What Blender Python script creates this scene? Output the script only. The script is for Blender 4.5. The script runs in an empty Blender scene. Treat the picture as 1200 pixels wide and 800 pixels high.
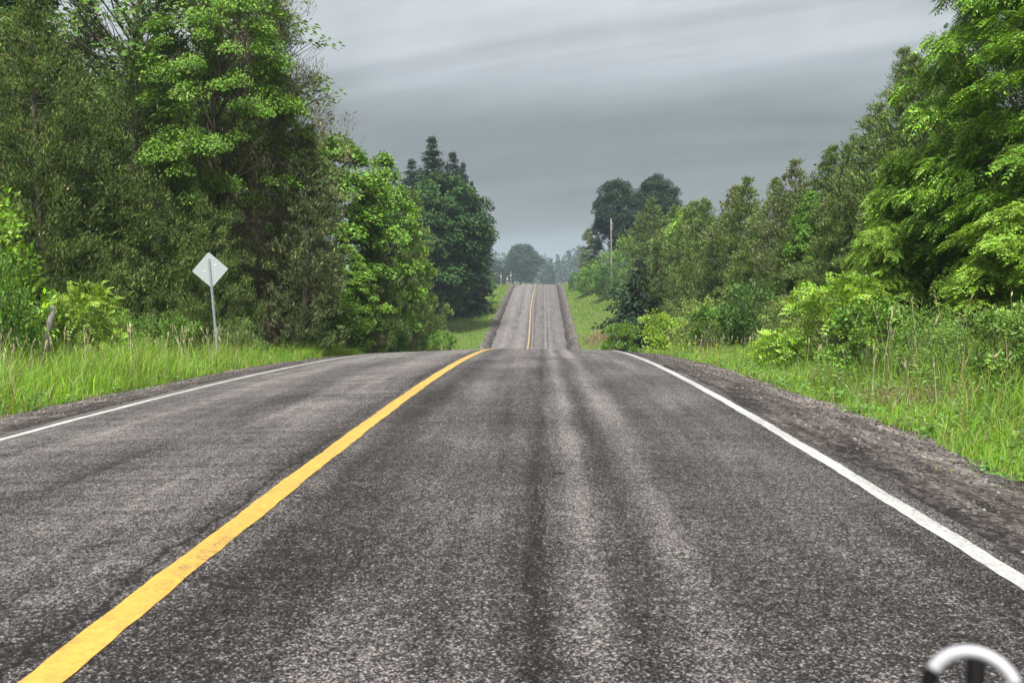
import bpy, math, random
import numpy as np
from mathutils import Matrix, Vector

R = math.radians
random.seed(7)
rng = np.random.default_rng(7)
scene = bpy.context.scene
col = scene.collection

# ------------------------------------------------------------------ camera
CAM_H = 1.23
F_PX = 1100.0            # focal length for a frame 1200 wide
cam_d = bpy.data.cameras.new('camera')
cam_d.sensor_width = 36.0
cam_d.lens = 36.0 * F_PX / 1200.0
cam_d.clip_start = 0.05
cam_d.clip_end = 6000.0
cam_d.dof.use_dof = True
cam_d.dof.focus_distance = 26.0
cam_d.dof.aperture_fstop = 8.0
cam = bpy.data.objects.new('camera', cam_d)
col.objects.link(cam)
cam.location = (0, 0, CAM_H)
cam.rotation_euler = (R(90 - 4.16), 0, R(1.93))
scene.camera = cam

# ------------------------------------------------------------------ light
SUN_EL, SUN_AZ = 58.0, 185.0     # azimuth clockwise from +Y: behind the camera, over its left shoulder
world = bpy.data.worlds.new('World')
scene.world = world
world.use_nodes = True
sun_d = bpy.data.lights.new('sun', 'SUN')
sun_d.energy = 1.5
sun_d.angle = R(11)
sun_d.color = (1.0, 0.965, 0.90)
sun = bpy.data.objects.new('sun', sun_d)
col.objects.link(sun)
sdir = Vector((math.sin(R(SUN_AZ)) * math.cos(R(SUN_EL)), math.cos(R(SUN_AZ)) * math.cos(R(SUN_EL)), math.sin(R(SUN_EL))))
sun.rotation_euler = sdir.to_track_quat('Z', 'Y').to_euler()
sun.location = (-10, -10, 40)

vs = scene.view_settings
scene.display_settings.display_device = 'sRGB'
vs.view_transform = 'Standard'
vs.look = 'None'
vs.exposure = 2.48
vs.gamma = 1.0
vs.use_curve_mapping = False

cy = scene.cycles
cy.max_bounces = 5
cy.diffuse_bounces = 1
cy.glossy_bounces = 2
cy.transmission_bounces = 2
cy.transparent_max_bounces = 4
cy.volume_bounces = 0
cy.use_denoising = True
cy.sample_clamp_indirect = 4.0


# ------------------------------------------------------------------ node helpers
class NT:
    def __init__(self, tree):
        self.t = tree
        tree.nodes.clear()

    def n(self, kind, **kw):
        nd = self.t.nodes.new(kind)
        for k, v in kw.items():
            setattr(nd, k, v)
        return nd

    def put(self, sock, v):
        if isinstance(v, bpy.types.NodeSocket):
            self.t.links.new(v, sock)
        elif v is not None:
            if isinstance(v, (tuple, list)) and sock.type == 'RGBA' and len(v) == 3:
                v = (*v, 1.0)
            sock.default_value = v

    def math(self, op, a, b=None, c=None, clamp=False):
        nd = self.n('ShaderNodeMath', operation=op, use_clamp=clamp)
        for i, v in enumerate((a, b, c)):
            self.put(nd.inputs[i], v)
        return nd.outputs[0]

    def vmath(self, op, a, b=None):
        nd = self.n('ShaderNodeVectorMath', operation=op)
        self.put(nd.inputs[0], a)
        self.put(nd.inputs[1], b)
        return nd.outputs[0]

    def mix(self, f, a, b, blend='MIX'):
        nd = self.n('ShaderNodeMix', data_type='RGBA', blend_type=blend)
        self.put(nd.inputs[0], f)
        self.put(nd.inputs[6], a)
        self.put(nd.inputs[7], b)
        return nd.outputs[2]

    def noise(self, vec, scale, detail=3.0, rough=0.55, dist=0.0):
        nd = self.n('ShaderNodeTexNoise')
        self.put(nd.inputs['Vector'], vec)
        nd.inputs['Scale'].default_value = scale
        nd.inputs['Detail'].default_value = detail
        nd.inputs['Roughness'].default_value = rough
        nd.inputs['Distortion'].default_value = dist
        return nd.outputs[0]

    def voro(self, vec, scale, feature='F1'):
        nd = self.n('ShaderNodeTexVoronoi', feature=feature)
        self.put(nd.inputs['Vector'], vec)
        nd.inputs['Scale'].default_value = scale
        return nd

    def ramp(self, f, stops, interp='LINEAR'):
        nd = self.n('ShaderNodeValToRGB')
        cr = nd.color_ramp
        cr.interpolation = interp
        while len(cr.elements) < len(stops):
            cr.elements.new(0.5)
        for e, (p, c) in zip(cr.elements, stops):
            e.position = p
            e.color = (c, c, c, 1) if isinstance(c, (int, float)) else (*c, 1)
        self.put(nd.inputs[0], f)
        return nd.outputs[0]

    def maprange(self, v, a, b, c, d):
        nd = self.n('ShaderNodeMapRange')
        for i, x in enumerate((v, a, b, c, d)):
            self.put(nd.inputs[i], x)
        return nd.outputs[0]

    def out(self, shader, kind='ShaderNodeOutputMaterial', sock='Surface'):
        o = self.n(kind)
        self.t.links.new(shader, o.inputs[sock])

    def pbr(self, color, rough=0.8, spec=0.3, metal=0.0, bump=None, bstr=0.5, bdist=0.01):
        p = self.n('ShaderNodeBsdfPrincipled')
        self.put(p.inputs['Base Color'], color)
        self.put(p.inputs['Roughness'], rough)
        self.put(p.inputs['Specular IOR Level'], spec)
        self.put(p.inputs['Metallic'], metal)
        if bump is not None:
            b = self.n('ShaderNodeBump')
            b.inputs['Strength'].default_value = bstr
            b.inputs['Distance'].default_value = bdist
            self.put(b.inputs['Height'], bump)
            self.t.links.new(b.outputs[0], p.inputs['Normal'])
        return p.outputs[0]


def mat(name):
    m = bpy.data.materials.new(name)
    m.use_nodes = True
    return m, NT(m.node_tree)


# ------------------------------------------------------------------ sky (overcast: cloud deck over a clear-sky model)
w = NT(world.node_tree)
sky = w.n('ShaderNodeTexSky', sky_type='NISHITA')
sky.sun_disc = False
sky.sun_elevation = R(SUN_EL)
sky.sun_rotation = R(SUN_AZ)
sky.air_density = 1.6
sky.dust_density = 3.0
clear = w.mix(1.0, sky.outputs[0], (0.10, 0.10, 0.10), 'MULTIPLY')
tc = w.n('ShaderNodeTexCoord').outputs['Generated']
sep = w.n('ShaderNodeSeparateXYZ')
w.put(sep.inputs[0], tc)
el = w.math('MAXIMUM', sep.outputs[2], 0.0)
# cloud-deck coordinates: the deck is a plane overhead, so streaks foreshorten towards the horizon
inv = w.math('DIVIDE', 1.0, w.math('ADD', el, 0.11))
px_ = w.math('MULTIPLY', sep.outputs[0], inv)
py_ = w.math('MULTIPLY', sep.outputs[1], inv)
cv = w.n('ShaderNodeCombineXYZ')
w.put(cv.inputs[0], w.math('ADD', w.math('MULTIPLY', px_, 0.50), w.math('MULTIPLY', py_, 0.10)))
w.put(cv.inputs[1], w.math('ADD', w.math('MULTIPLY', py_, 0.95), w.math('MULTIPLY', px_, 0.42)))
n1 = w.noise(cv.outputs[0], 0.9, 5.0, 0.55, 0.9)
n2 = w.noise(cv.outputs[0], 3.0, 6.0, 0.6, 0.7)
n3 = w.noise(tc, 9.0, 7.0, 0.62, 0.5)
# luminance rises from the horizon to the zenith as under a full overcast
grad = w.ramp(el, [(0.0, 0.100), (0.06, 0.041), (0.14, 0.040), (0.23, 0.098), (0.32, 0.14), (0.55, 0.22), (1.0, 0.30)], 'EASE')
tex = w.math('ADD', w.math('MULTIPLY', w.math('SUBTRACT', n1, 0.5), 1.5), w.math('MULTIPLY', w.math('SUBTRACT', n2, 0.5), 0.34))
tex = w.math('ADD', tex, w.math('MULTIPLY', w.math('SUBTRACT', n3, 0.5), 0.34))
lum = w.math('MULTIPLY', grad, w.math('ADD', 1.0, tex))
tint = w.mix(w.maprange(el, 0.08, 0.30, 0.0, 1.0), (0.885, 0.985, 1.07), (0.975, 1.0, 1.025))
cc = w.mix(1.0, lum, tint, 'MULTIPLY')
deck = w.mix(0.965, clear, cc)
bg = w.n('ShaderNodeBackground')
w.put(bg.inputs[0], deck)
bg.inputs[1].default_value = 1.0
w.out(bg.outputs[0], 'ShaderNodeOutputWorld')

# ------------------------------------------------------------------ terrain functions
_y = np.arange(-80.0, 3400.0, 1.0)
_kp = np.array([[31, -1.25], [40, -2.2], [50, -3.9], [60, -5.4], [70, -6.25], [78, -6.2], [86, -5.66], [100, -4.72], [115, -3.72],
                [130, -2.72], [145, -1.75], [158, -1.05], [168, -0.76], [180, -0.85], [200, -2.0], [230, -4.2], [300, -6.5],
                [420, -8.0], [700, -8.0], [3400, -8.0]])
_z = np.where(_y <= 31, -0.0013 * np.clip(_y, -20, None) ** 2, np.interp(_y, _kp[:, 0], _kp[:, 1]))
_g = np.exp(-0.5 * (np.arange(-9, 10) / 3.2) ** 2)
_zs = np.convolve(np.pad(_z, 9, 'edge'), _g / _g.sum(), 'valid')
_bl = np.clip((_y - 24) / 10, 0, 1)
_z = _z * (1 - _bl) + _zs * _bl
_gw = np.exp(-0.5 * (np.arange(-60, 61) / 24.0) ** 2)
_zn = np.convolve(np.pad(_z, 60, 'edge'), _gw / _gw.sum(), 'valid')

XL, XC, XR = -4.70, -1.53, 2.00          # left edge line, centre line, right edge line
GL, GR = -5.85, 3.28                     # outer edges of the gravel shoulders


def road_z(y):
    return np.interp(y, _y, _z)


def cross(x):
    """height of the made-up road surface across its width, relative to the centre line"""
    x = np.asarray(x, float)
    left = np.where(x < XL, -0.128 - 0.06 * (XL - x), -0.04 * (XC - x))
    right = np.where(x > XR, -0.035 - 0.07 * (x - XR), -0.01 * (x - XC))
    return np.where(x < XC, left, right)


def smooth(a, b, t):
    t = np.clip((t - a) / (b - a), 0, 1)
    return t * t * (3 - 2 * t)


def wob(x, y):
    return (np.sin(x * 0.61 + 1.3) * np.sin(y * 0.43 + 0.4) + 0.6 * np.sin(x * 1.37 + y * 0.9) + 0.5 * np.sin(y * 1.9 - x * 0.7 + 2.0)) / 2.1


def edge_wob(y):
    return 0.10 * np.sin(y * 0.8) + 0.07 * np.sin(y * 2.3 + 1) + 0.05 * np.sin(y * 5.1 + 2)


def terrain(x, y):
    x = np.asarray(x, float)
    y = np.asarray(y, float)
    ul = GL - x
    ur = x - GR
    left = -0.20 + np.interp(ul, [0, 1.2, 3, 6, 12, 30, 200, 2000], [0, -0.22, -0.18, 0.15, 0.7, 1.2, 2.0, 3.0])
    right = -0.125 + np.interp(ur, [0, 0.8, 2, 4.5, 8, 20, 200, 2000], [0, -0.20, -0.12, 0.42, 0.85, 1.4, 2.2, 3.0])
    bank = 0.22 * np.clip(ur - 1.2, 0, 8) * smooth(66, 90, y) * (1 - smooth(150, 190, y))
    u = np.maximum(ul, ur)
    lat = np.where(ul > 0, left, np.where(ur > 0, right + bank, cross(x) - 0.06))
    wn = 0.65 * smooth(6, 22, u)
    base = road_z(y) * (1 - wn) + np.interp(y, _y, _zn) * wn
    return base + lat + np.where(u > 0.3, 0.05 * np.clip(u, 0, 1.5) * wob(x, y), 0)


# ------------------------------------------------------------------ mesh helpers
def make_mesh(name, V, faces, smooth_shade=False):
    """V (n,3); faces: list of (m,k) integer arrays"""
    me = bpy.data.meshes.new(name)
    V = np.ascontiguousarray(V, np.float32)
    me.vertices.add(len(V))
    me.vertices.foreach_set('co', V.ravel())
    loops = np.concatenate([np.asarray(f, np.int32).ravel() for f in faces])
    starts, totals, s = [], [], 0
    for f in faces:
        f = np.asarray(f)
        m, k = f.shape
        starts.append(s + np.arange(m) * k)
        totals.append(np.full(m, k))
        s += m * k
    me.loops.add(len(loops))
    me.loops.foreach_set('vertex_index', loops)
    st = np.concatenate(starts).astype(np.int32)
    me.polygons.add(len(st))
    me.polygons.foreach_set('loop_start', st)
    me.polygons.foreach_set('loop_total', np.concatenate(totals).astype(np.int32))
    me.polygons.foreach_set('use_smooth', np.full(len(st), smooth_shade, bool))
    me.update(calc_edges=True)
    return me


def link(name, me, m=None, parent=None):
    o = bpy.data.objects.new(name, me)
    col.objects.link(o)
    if m is not None and not me.materials:
        me.materials.append(m)
    o.parent = parent
    return o


def tag(o, label=None, cat=None, group=None, kind=None):
    if label:
        o['label'] = label
    if cat:
        o['category'] = cat
    if group:
        o['group'] = group
    if kind:
        o['kind'] = kind
    return o


def empty(name, loc=(0, 0, 0), rz=0.0):
    e = bpy.data.objects.new(name, None)
    e.empty_display_size = 0.3
    e.location = loc
    e.rotation_euler = (0, 0, rz)
    col.objects.link(e)
    return e


class Geo:
    def __init__(self):
        self.V, self.F3, self.F4, self.n = [], [], [], 0

    def add(self, V, f3=None, f4=None):
        V = np.asarray(V, float).reshape(-1, 3)
        if f3 is not None and len(f3):
            self.F3.append(np.asarray(f3) + self.n)
        if f4 is not None and len(f4):
            self.F4.append(np.asarray(f4) + self.n)
        self.V.append(V)
        self.n += len(V)

    def tube(self, P, rad, sides=6, cap=True):
        P = np.asarray(P, float)
        rad = np.broadcast_to(np.asarray(rad, float), (len(P),))
        T = np.gradient(P, axis=0)
        T /= np.linalg.norm(T, axis=1, keepdims=True) + 1e-9
        ref = np.array([0, 0, 1.0]) if abs(T[:, 2]).mean() < 0.8 else np.array([1.0, 0, 0])
        A = np.cross(T, ref)
        A /= np.linalg.norm(A, axis=1, keepdims=True) + 1e-9
        B = np.cross(T, A)
        a = np.linspace(0, 2 * np.pi, sides, endpoint=False)
        V = P[:, None, :] + rad[:, None, None] * (np.cos(a)[None, :, None] * A[:, None, :] + np.sin(a)[None, :, None] * B[:, None, :])
        n = len(P)
        i = np.arange(n - 1)[:, None] * sides
        j = np.arange(sides)[None, :]
        k = (np.arange(sides) + 1)[None, :] % sides
        f4 = np.stack([i + j, i + k, i + sides + k, i + sides + j], -1).reshape(-1, 4)
        f3 = None
        if cap:
            f3 = [[(n - 1) * sides, (n - 1) * sides + m, (n - 1) * sides + m + 1] for m in range(1, sides - 1)]
            f3 += [[0, m + 1, m] for m in range(1, sides - 1)]
        self.add(V.reshape(-1, 3), f3, f4)

    def leaves(self, P, A, N, L, W, fold=0.12):
        """folded diamond leaves, two triangles each"""
        P = np.asarray(P, float)
        A = A / (np.linalg.norm(A, axis=1, keepdims=True) + 1e-9)
        S = np.cross(A, N)
        S /= np.linalg.norm(S, axis=1, keepdims=True) + 1e-9
        U = np.cross(S, A)
        L = np.broadcast_to(L, (len(P),))[:, None]
        W = np.broadcast_to(W, (len(P),))[:, None]
        v0 = P
        v1 = P + A * L * 0.45 + S * W * 0.5 + U * W * fold
        v2 = P + A * L
        v3 = P + A * L * 0.45 - S * W * 0.5 + U * W * fold
        V = np.stack([v0, v1, v2, v3], 1).reshape(-1, 3)
        b = np.arange(len(P))[:, None] * 4
        self.add(V, np.concatenate([b + [0, 1, 2], b + [0, 2, 3]]))

    def blades(self, P, D, H, W, bend):
        """grass blades: three triangles each; D is the unit lean direction in plan"""
        n = len(P)
        S = np.stack([-D[:, 1], D[:, 0], np.zeros(n)], 1)
        a = rng.uniform(0, np.pi, n)
        S = S * np.cos(a)[:, None] + D * np.sin(a)[:, None]
        up = np.array([0, 0, 1.0])
        H = H[:, None]
        W = W[:, None]
        bend = bend[:, None]
        m = P + up * H * 0.55 + D * H * bend * 0.30
        t = P + up * H * (1 - 0.35 * bend) + D * H * bend
        V = np.stack([P - S * W / 2, P + S * W / 2, m + S * W * 0.42, m - S * W * 0.42, t], 1).reshape(-1, 3)
        b = np.arange(n)[:, None] * 5
        self.add(V, np.concatenate([b + [0, 1, 2], b + [0, 2, 3], b + [3, 2, 4]]))

    def box(self, c, s, rot=None):
        v = np.array([[x, y, z] for x in (-.5, .5) for y in (-.5, .5) for z in (-.5, .5)]) * np.asarray(s)
        if rot is not None:
            v = v @ np.array(rot).T
        v = v + np.asarray(c)
        self.add(v, None, [[0, 1, 3, 2], [4, 6, 7, 5], [0, 4, 5, 1], [2, 3, 7, 6], [0, 2, 6, 4], [1, 5, 7, 3]])

    def mesh(self, name, smooth_shade=False):
        f = []
        if self.F3:
            f.append(np.concatenate(self.F3))
        if self.F4:
            f.append(np.concatenate(self.F4))
        return make_mesh(name, np.concatenate(self.V), f, smooth_shade)


def rnd_dir(n):
    v = rng.normal(size=(n, 3))
    return v / np.linalg.norm(v, axis=1, keepdims=True)


def unit(v):
    return v / (np.linalg.norm(v, axis=-1, keepdims=True) + 1e-9)


# ------------------------------------------------------------------ materials
def leaf_mat(name, transl=0.30, rough=0.55, spec=0.12, vmin=0.5, vmax=1.5, warm=(1.25, 1.12, 0.45), tan=0.0, patch=0.9, amp=0.22):
    m, t = mat(name)
    oi = t.n('ShaderNodeObjectInfo')
    isl = t.n('ShaderNodeNewGeometry').outputs['Random Per Island']
    pos = t.n('ShaderNodeTexCoord').outputs['Object']
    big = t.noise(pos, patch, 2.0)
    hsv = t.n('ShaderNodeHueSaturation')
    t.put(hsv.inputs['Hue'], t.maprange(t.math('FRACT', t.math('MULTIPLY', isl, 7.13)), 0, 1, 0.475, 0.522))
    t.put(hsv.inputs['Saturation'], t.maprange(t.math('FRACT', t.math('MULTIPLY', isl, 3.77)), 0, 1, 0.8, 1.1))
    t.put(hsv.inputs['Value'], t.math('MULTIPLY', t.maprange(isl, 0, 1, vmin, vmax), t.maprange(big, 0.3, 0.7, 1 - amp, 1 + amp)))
    base = oi.outputs['Color']
    if tan:
        pick = t.math('LESS_THAN', t.math('FRACT', t.math('MULTIPLY', isl, 13.7)), tan)
        base = t.mix(pick, base, (0.30, 0.24, 0.11))
    t.put(hsv.inputs['Color'], base)
    c = hsv.outputs[0]
    p = t.pbr(c, rough, spec)
    tr = t.n('ShaderNodeBsdfTranslucent')
    t.put(tr.inputs[0], t.mix(1.0, c, warm, 'MULTIPLY'))
    ms = t.n('ShaderNodeMixShader')
    ms.inputs[0].default_value = transl
    t.t.links.new(p, ms.inputs[1])
    t.t.links.new(tr.outputs[0], ms.inputs[2])
    t.out(ms.outputs[0])
    return m


M_LEAF = leaf_mat('broad_leaf', 0.26, vmin=0.45, vmax=1.6)
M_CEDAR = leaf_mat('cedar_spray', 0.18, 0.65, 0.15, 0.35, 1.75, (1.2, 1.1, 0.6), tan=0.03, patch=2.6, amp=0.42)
M_NEEDLE = leaf_mat('spruce_needle', 0.08, 0.7, 0.1)
M_LEAFD = leaf_mat('dark_broad_leaf', 0.22, 0.6, 0.12)
M_GRASS = leaf_mat('grass_blade', 0.36, 0.55, 0.15, 0.5, 1.5, (1.2, 1.1, 0.5), tan=0.11, patch=0.7, amp=0.30)
M_DRY = leaf_mat('dry_stalk', 0.2, 0.8, 0.1, 0.6, 1.35, (1.1, 1.0, 0.8))


def bark_mat(name, c1, c2):
    m, t = mat(name)
    pos = t.n('ShaderNodeTexCoord').outputs['Object']
    st = t.vmath('MULTIPLY', pos, (9.0, 9.0, 1.6))
    f = t.noise(st, 2.5, 5.0, 0.65)
    t.out(t.pbr(t.mix(t.ramp(f, [(0.3, 0.0), (0.7, 1.0)]), c1, c2), 0.9, 0.1, 0, f, 0.6, 0.02))
    return m


M_BARK = bark_mat('bark_dark', (0.035, 0.028, 0.022), (0.11, 0.09, 0.075))
M_BARKG = bark_mat('bark_grey', (0.07, 0.058, 0.05), (0.24, 0.20, 0.175))
M_POLE = bark_mat('weathered_wood', (0.12, 0.108, 0.095), (0.28, 0.26, 0.235))


# ---- asphalt
def asphalt_nodes(t):
    pos = t.n('ShaderNodeTexCoord').outputs['Object']
    s = t.n('ShaderNodeSeparateXYZ')
    t.put(s.inputs[0], pos)
    X, Y = s.outputs[0], s.outputs[1]

    def comb(sx, sy, off=0.0):
        c = t.n('ShaderNodeCombineXYZ')
        t.put(c.inputs[0], t.math('MULTIPLY', X, sx))
        t.put(c.inputs[1], t.math('MULTIPLY', Y, sy))
        c.inputs[2].default_value = off
        return c.outputs[0]
    # aggregate
    v1 = t.voro(pos, 150.0)
    sp = t.n('ShaderNodeSeparateColor')
    t.put(sp.inputs[0], v1.outputs['Color'])
    v2 = t.voro(pos, 88.0)
    sp2 = t.n('ShaderNodeSeparateColor')
    t.put(sp2.inputs[0], v2.outputs['Color'])
    fine = t.noise(pos, 120.0, 3.0, 0.7)
    med = t.noise(pos, 16.0, 4.0, 0.65)
    agg = t.math('ADD', t.math('MULTIPLY', t.math('POWER', sp.outputs[0], 1.8), 0.75), t.math('MULTIPLY', t.math('POWER', sp2.outputs[1], 2.2), 0.45))
    agg = t.math('ADD', agg, t.math('MULTIPLY', t.math('SUBTRACT', fine, 0.5), 1.5))
    agg = t.math('ADD', agg, t.math('MULTIPLY', t.math('SUBTRACT', med, 0.5), 0.55))
    # wear: long streaks, cross streaks, blotches
    lon = t.noise(comb(3.2, 0.16), 1.0, 4.0, 0.6)
    lon2 = t.noise(comb(9.0, 0.5, 4.0), 1.0, 3.0, 0.6)
    cro = t.noise(comb(0.55, 5.5, 9.0), 1.0, 5.0, 0.65, 0.8)
    blo = t.noise(comb(0.9, 0.45, 2.0), 1.0, 3.0, 0.55)
    wobx = t.math('ADD', X, t.math('MULTIPLY', t.math('SUBTRACT', t.noise(comb(0.8, 0.25, 7.0), 1.0, 3.0), 0.5), 0.22))

    def band(x0, wd, amp):
        d = t.math('DIVIDE', t.math('SUBTRACT', wobx, x0), wd)
        g = t.math('POWER', 2.718, t.math('MULTIPLY', t.math('MULTIPLY', d, d), -1.0))
        return t.math('MULTIPLY', g, amp)
    wear = t.math('MULTIPLY', t.math('SUBTRACT', lon, 0.5), 1.0)
    for a in (t.math('MULTIPLY', t.math('SUBTRACT', lon2, 0.5), 0.45),
              t.math('MULTIPLY', t.math('SUBTRACT', cro, 0.5), t.maprange(X, -1.7, -1.2, 1.25, 0.55)),
              t.math('MULTIPLY', t.math('SUBTRACT', blo, 0.5), 0.9),
              band(-0.03, 0.06, -0.24), band(0.20, 0.09, 0.42), band(0.37, 0.09, -0.16), band(0.60, 0.12, 0.34),
              band(1.45, 0.25, 0.14), band(-0.75, 0.3, 0.10), band(-1.15, 0.22, -0.26), band(-1.72, 0.10, -0.20),
              band(-2.35, 0.30, 0.18), band(-3.9, 0.35, 0.20), band(-3.1, 0.2, -0.12)):
        wear = t.math('ADD', wear, a)
    return pos, X, Y, agg, wear, comb, fine


m, t = mat('asphalt')
pos, X, Y, agg, wear, comb, fine = asphalt_nodes(t)
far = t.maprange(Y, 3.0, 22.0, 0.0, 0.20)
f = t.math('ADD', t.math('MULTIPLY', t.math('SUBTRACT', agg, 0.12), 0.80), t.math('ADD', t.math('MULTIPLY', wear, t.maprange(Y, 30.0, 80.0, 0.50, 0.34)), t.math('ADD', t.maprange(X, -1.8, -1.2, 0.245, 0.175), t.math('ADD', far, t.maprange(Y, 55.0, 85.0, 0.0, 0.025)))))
colr = t.ramp(f, [(0.0, (0.0035, 0.0028, 0.0026)), (0.33, (0.016, 0.0136, 0.0130)), (0.62, (0.056, 0.050, 0.048)), (1.0, (0.26, 0.24, 0.232))])
# a few fine cracks
cr = t.voro(t.vmath('ADD', comb(0.55, 0.30), (0, 0, 0)), 1.0, 'DISTANCE_TO_EDGE').outputs['Distance']
crn = t.math('ADD', cr, t.math('MULTIPLY', t.math('SUBTRACT', t.noise(pos, 5.0, 4.0, 0.7), 0.5), 0.05))
ck = t.math('MULTIPLY', t.math('LESS_THAN', t.math('ABSOLUTE', crn), 0.0022), t.math('GREATER_THAN', t.noise(pos, 0.5, 2.0), 0.56))
colr = t.mix(t.math('MULTIPLY', ck, 0.8), colr, (0.012, 0.011, 0.011))
# ragged long cracks beside the centre line and in the lane, short cross cracks off the centre line
jag = t.math('ADD', t.math('MULTIPLY', t.math('SUBTRACT', t.noise(comb(0.0, 1.1, 3.0), 1.0, 6.0, 0.75), 0.5), 0.42), t.math('MULTIPLY', t.math('SUBTRACT', t.noise(pos, 22.0, 3.0, 0.7), 0.5), 0.05))
gate = t.noise(comb(0.2, 0.33, 5.0), 1.0, 3.0, 0.6)
for x0, wd, th in ((-1.68, 0.013, 0.47), (-0.04, 0.008, 0.54), (-3.0, 0.006, 0.56)):
    dd = t.math('ABSOLUTE', t.math('ADD', t.math('SUBTRACT', X, x0), jag))
    on = t.math('MULTIPLY', t.math('LESS_THAN', dd, wd), t.math('GREATER_THAN', gate, th))
    colr = t.mix(t.math('MULTIPLY', on, 0.85), colr, (0.006, 0.0055, 0.005))
cz = t.noise(comb(0.55, 1.9, 11.0), 1.0, 5.0, 0.65, 0.6)
near_c = t.math('LESS_THAN', t.math('ABSOLUTE', t.math('ADD', X, 1.45)), t.math('MULTIPLY', gate, 1.1))
on = t.math('MULTIPLY', t.math('LESS_THAN', t.math('ABSOLUTE', t.math('SUBTRACT', cz, 0.5)), 0.0045), near_c)
colr = t.mix(t.math('MULTIPLY', on, 0.8), colr, (0.008, 0.007, 0.007))
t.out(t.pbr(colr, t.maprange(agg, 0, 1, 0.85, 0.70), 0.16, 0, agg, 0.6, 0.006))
M_ASPHALT = m


def paint_mat(name, c, worn=0.50, dirt=(0.10, 0.095, 0.09)):
    m, t = mat(name)
    pos = t.n('ShaderNodeTexCoord').outputs['Object']
    n1 = t.noise(pos, 38.0, 5.0, 0.75)
    n2 = t.noise(t.vmath('MULTIPLY', pos, (3.0, 0.35, 1.0)), 1.5, 4.0, 0.6)
    v = t.math('ADD', t.math('MULTIPLY', n1, 0.65), t.math('MULTIPLY', n2, 0.35))
    k = t.ramp(v, [(worn - 0.10, 0.95), (worn - 0.03, 0.35), (worn + 0.09, 0.0)])
    cc = t.mix(k, c, dirt)
    cc = t.mix(t.math('MULTIPLY', t.maprange(t.noise(pos, 9.0, 3.0), 0.35, 0.7, 0.0, 0.22), 1.0), cc, dirt)
    t.out(t.pbr(cc, 0.6, 0.35, 0, n1, 0.35, 0.004))
    return m


M_YELLOW = paint_mat('yellow_paint', (0.46, 0.275, 0.042), 0.46, (0.06, 0.05, 0.035))
M_YFADE = paint_mat('faded_yellow_paint', (0.36, 0.25, 0.085), 0.48)
M_WHITE = paint_mat('white_paint', (0.385, 0.385, 0.372), 0.46, (0.05, 0.046, 0.044))
M_FAINT = paint_mat('faded_paint', (0.22, 0.20, 0.15), 0.60)
M_GHOST = paint_mat('ghost_paint', (0.14, 0.135, 0.13), 0.58)

m, t = mat('gravel_shoulder')
pos = t.n('ShaderNodeTexCoord').outputs['Object']
v1 = t.voro(pos, 36.0)
sp = t.n('ShaderNodeSeparateColor')
t.put(sp.inputs[0], v1.outputs['Color'])
st = t.noise(t.vmath('MULTIPLY', pos, (7.0, 0.5, 1.0)), 1.0, 4.0, 0.65)
bl = t.noise(pos, 3.0, 4.0, 0.6)
sx = t.n('ShaderNodeSeparateXYZ')
t.put(sx.inputs[0], pos)
inner = t.math('MINIMUM', t.math('ABSOLUTE', t.math('SUBTRACT', sx.outputs[0], XR)), t.math('ABSOLUTE', t.math('SUBTRACT', sx.outputs[0], XL)))
f = t.math('ADD', t.math('MULTIPLY', sp.outputs[0], 0.50), t.math('ADD', t.math('MULTIPLY', t.math('SUBTRACT', st, 0.5), 1.35), t.math('MULTIPLY', t.math('SUBTRACT', bl, 0.5), 0.9)))
f = t.math('ADD', f, t.maprange(inner, 0.15, 1.1, -0.10, 0.26))
cg = t.ramp(f, [(0.0, (0.008, 0.006, 0.0053)), (0.3, (0.037, 0.031, 0.029)), (0.65, (0.125, 0.106, 0.098)), (1.0, (0.32, 0.28, 0.255))])
t.out(t.pbr(cg, 0.85, 0.2, 0, t.math('ADD', t.math('MULTIPLY', v1.outputs['Distance'], -1.0), t.math('MULTIPLY', bl, 0.5)), 0.8, 0.02))
M_GRAVEL = m

m, t = mat('verge_soil')
pos = t.n('ShaderNodeTexCoord').outputs['Object']
a = t.noise(pos, 0.35, 4.0, 0.6)
b = t.noise(pos, 9.0, 5.0, 0.7)
cg = t.mix(t.ramp(b, [(0.35, 0.0), (0.68, 1.0)]), (0.05, 0.075, 0.018), (0.115, 0.175, 0.036))
cg = t.mix(t.ramp(a, [(0.45, 0.0), (0.75, 0.6)]), cg, (0.12, 0.12, 0.045))
t.out(t.pbr(cg, 0.95, 0.1, 0, b, 0.8, 0.05))
M_SOIL = m

m, t = mat('pebble')
isl = t.n('ShaderNodeNewGeometry').outputs['Random Per Island']
t.out(t.pbr(t.ramp(isl, [(0.0, (0.015, 0.013, 0.012)), (0.6, (0.05, 0.044, 0.041)), (0.92, (0.12, 0.108, 0.10)), (1.0, (0.24, 0.22, 0.20))]), 0.85, 0.2))
M_PEBBLE = m


def plain(name, c, rough=0.5, metal=0.0, spec=0.4, var=0.15, scale=12.0):
    m, t = mat(name)
    pos = t.n('ShaderNodeTexCoord').outputs['Object']
    n = t.noise(pos, scale, 4.0, 0.65)
    cc = t.mix(t.maprange(n, 0.3, 0.7, 0.0, var), c, tuple(x * 0.45 for x in c))
    t.out(t.pbr(cc, rough, spec, metal, n, 0.1, 0.002))
    return m


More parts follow.
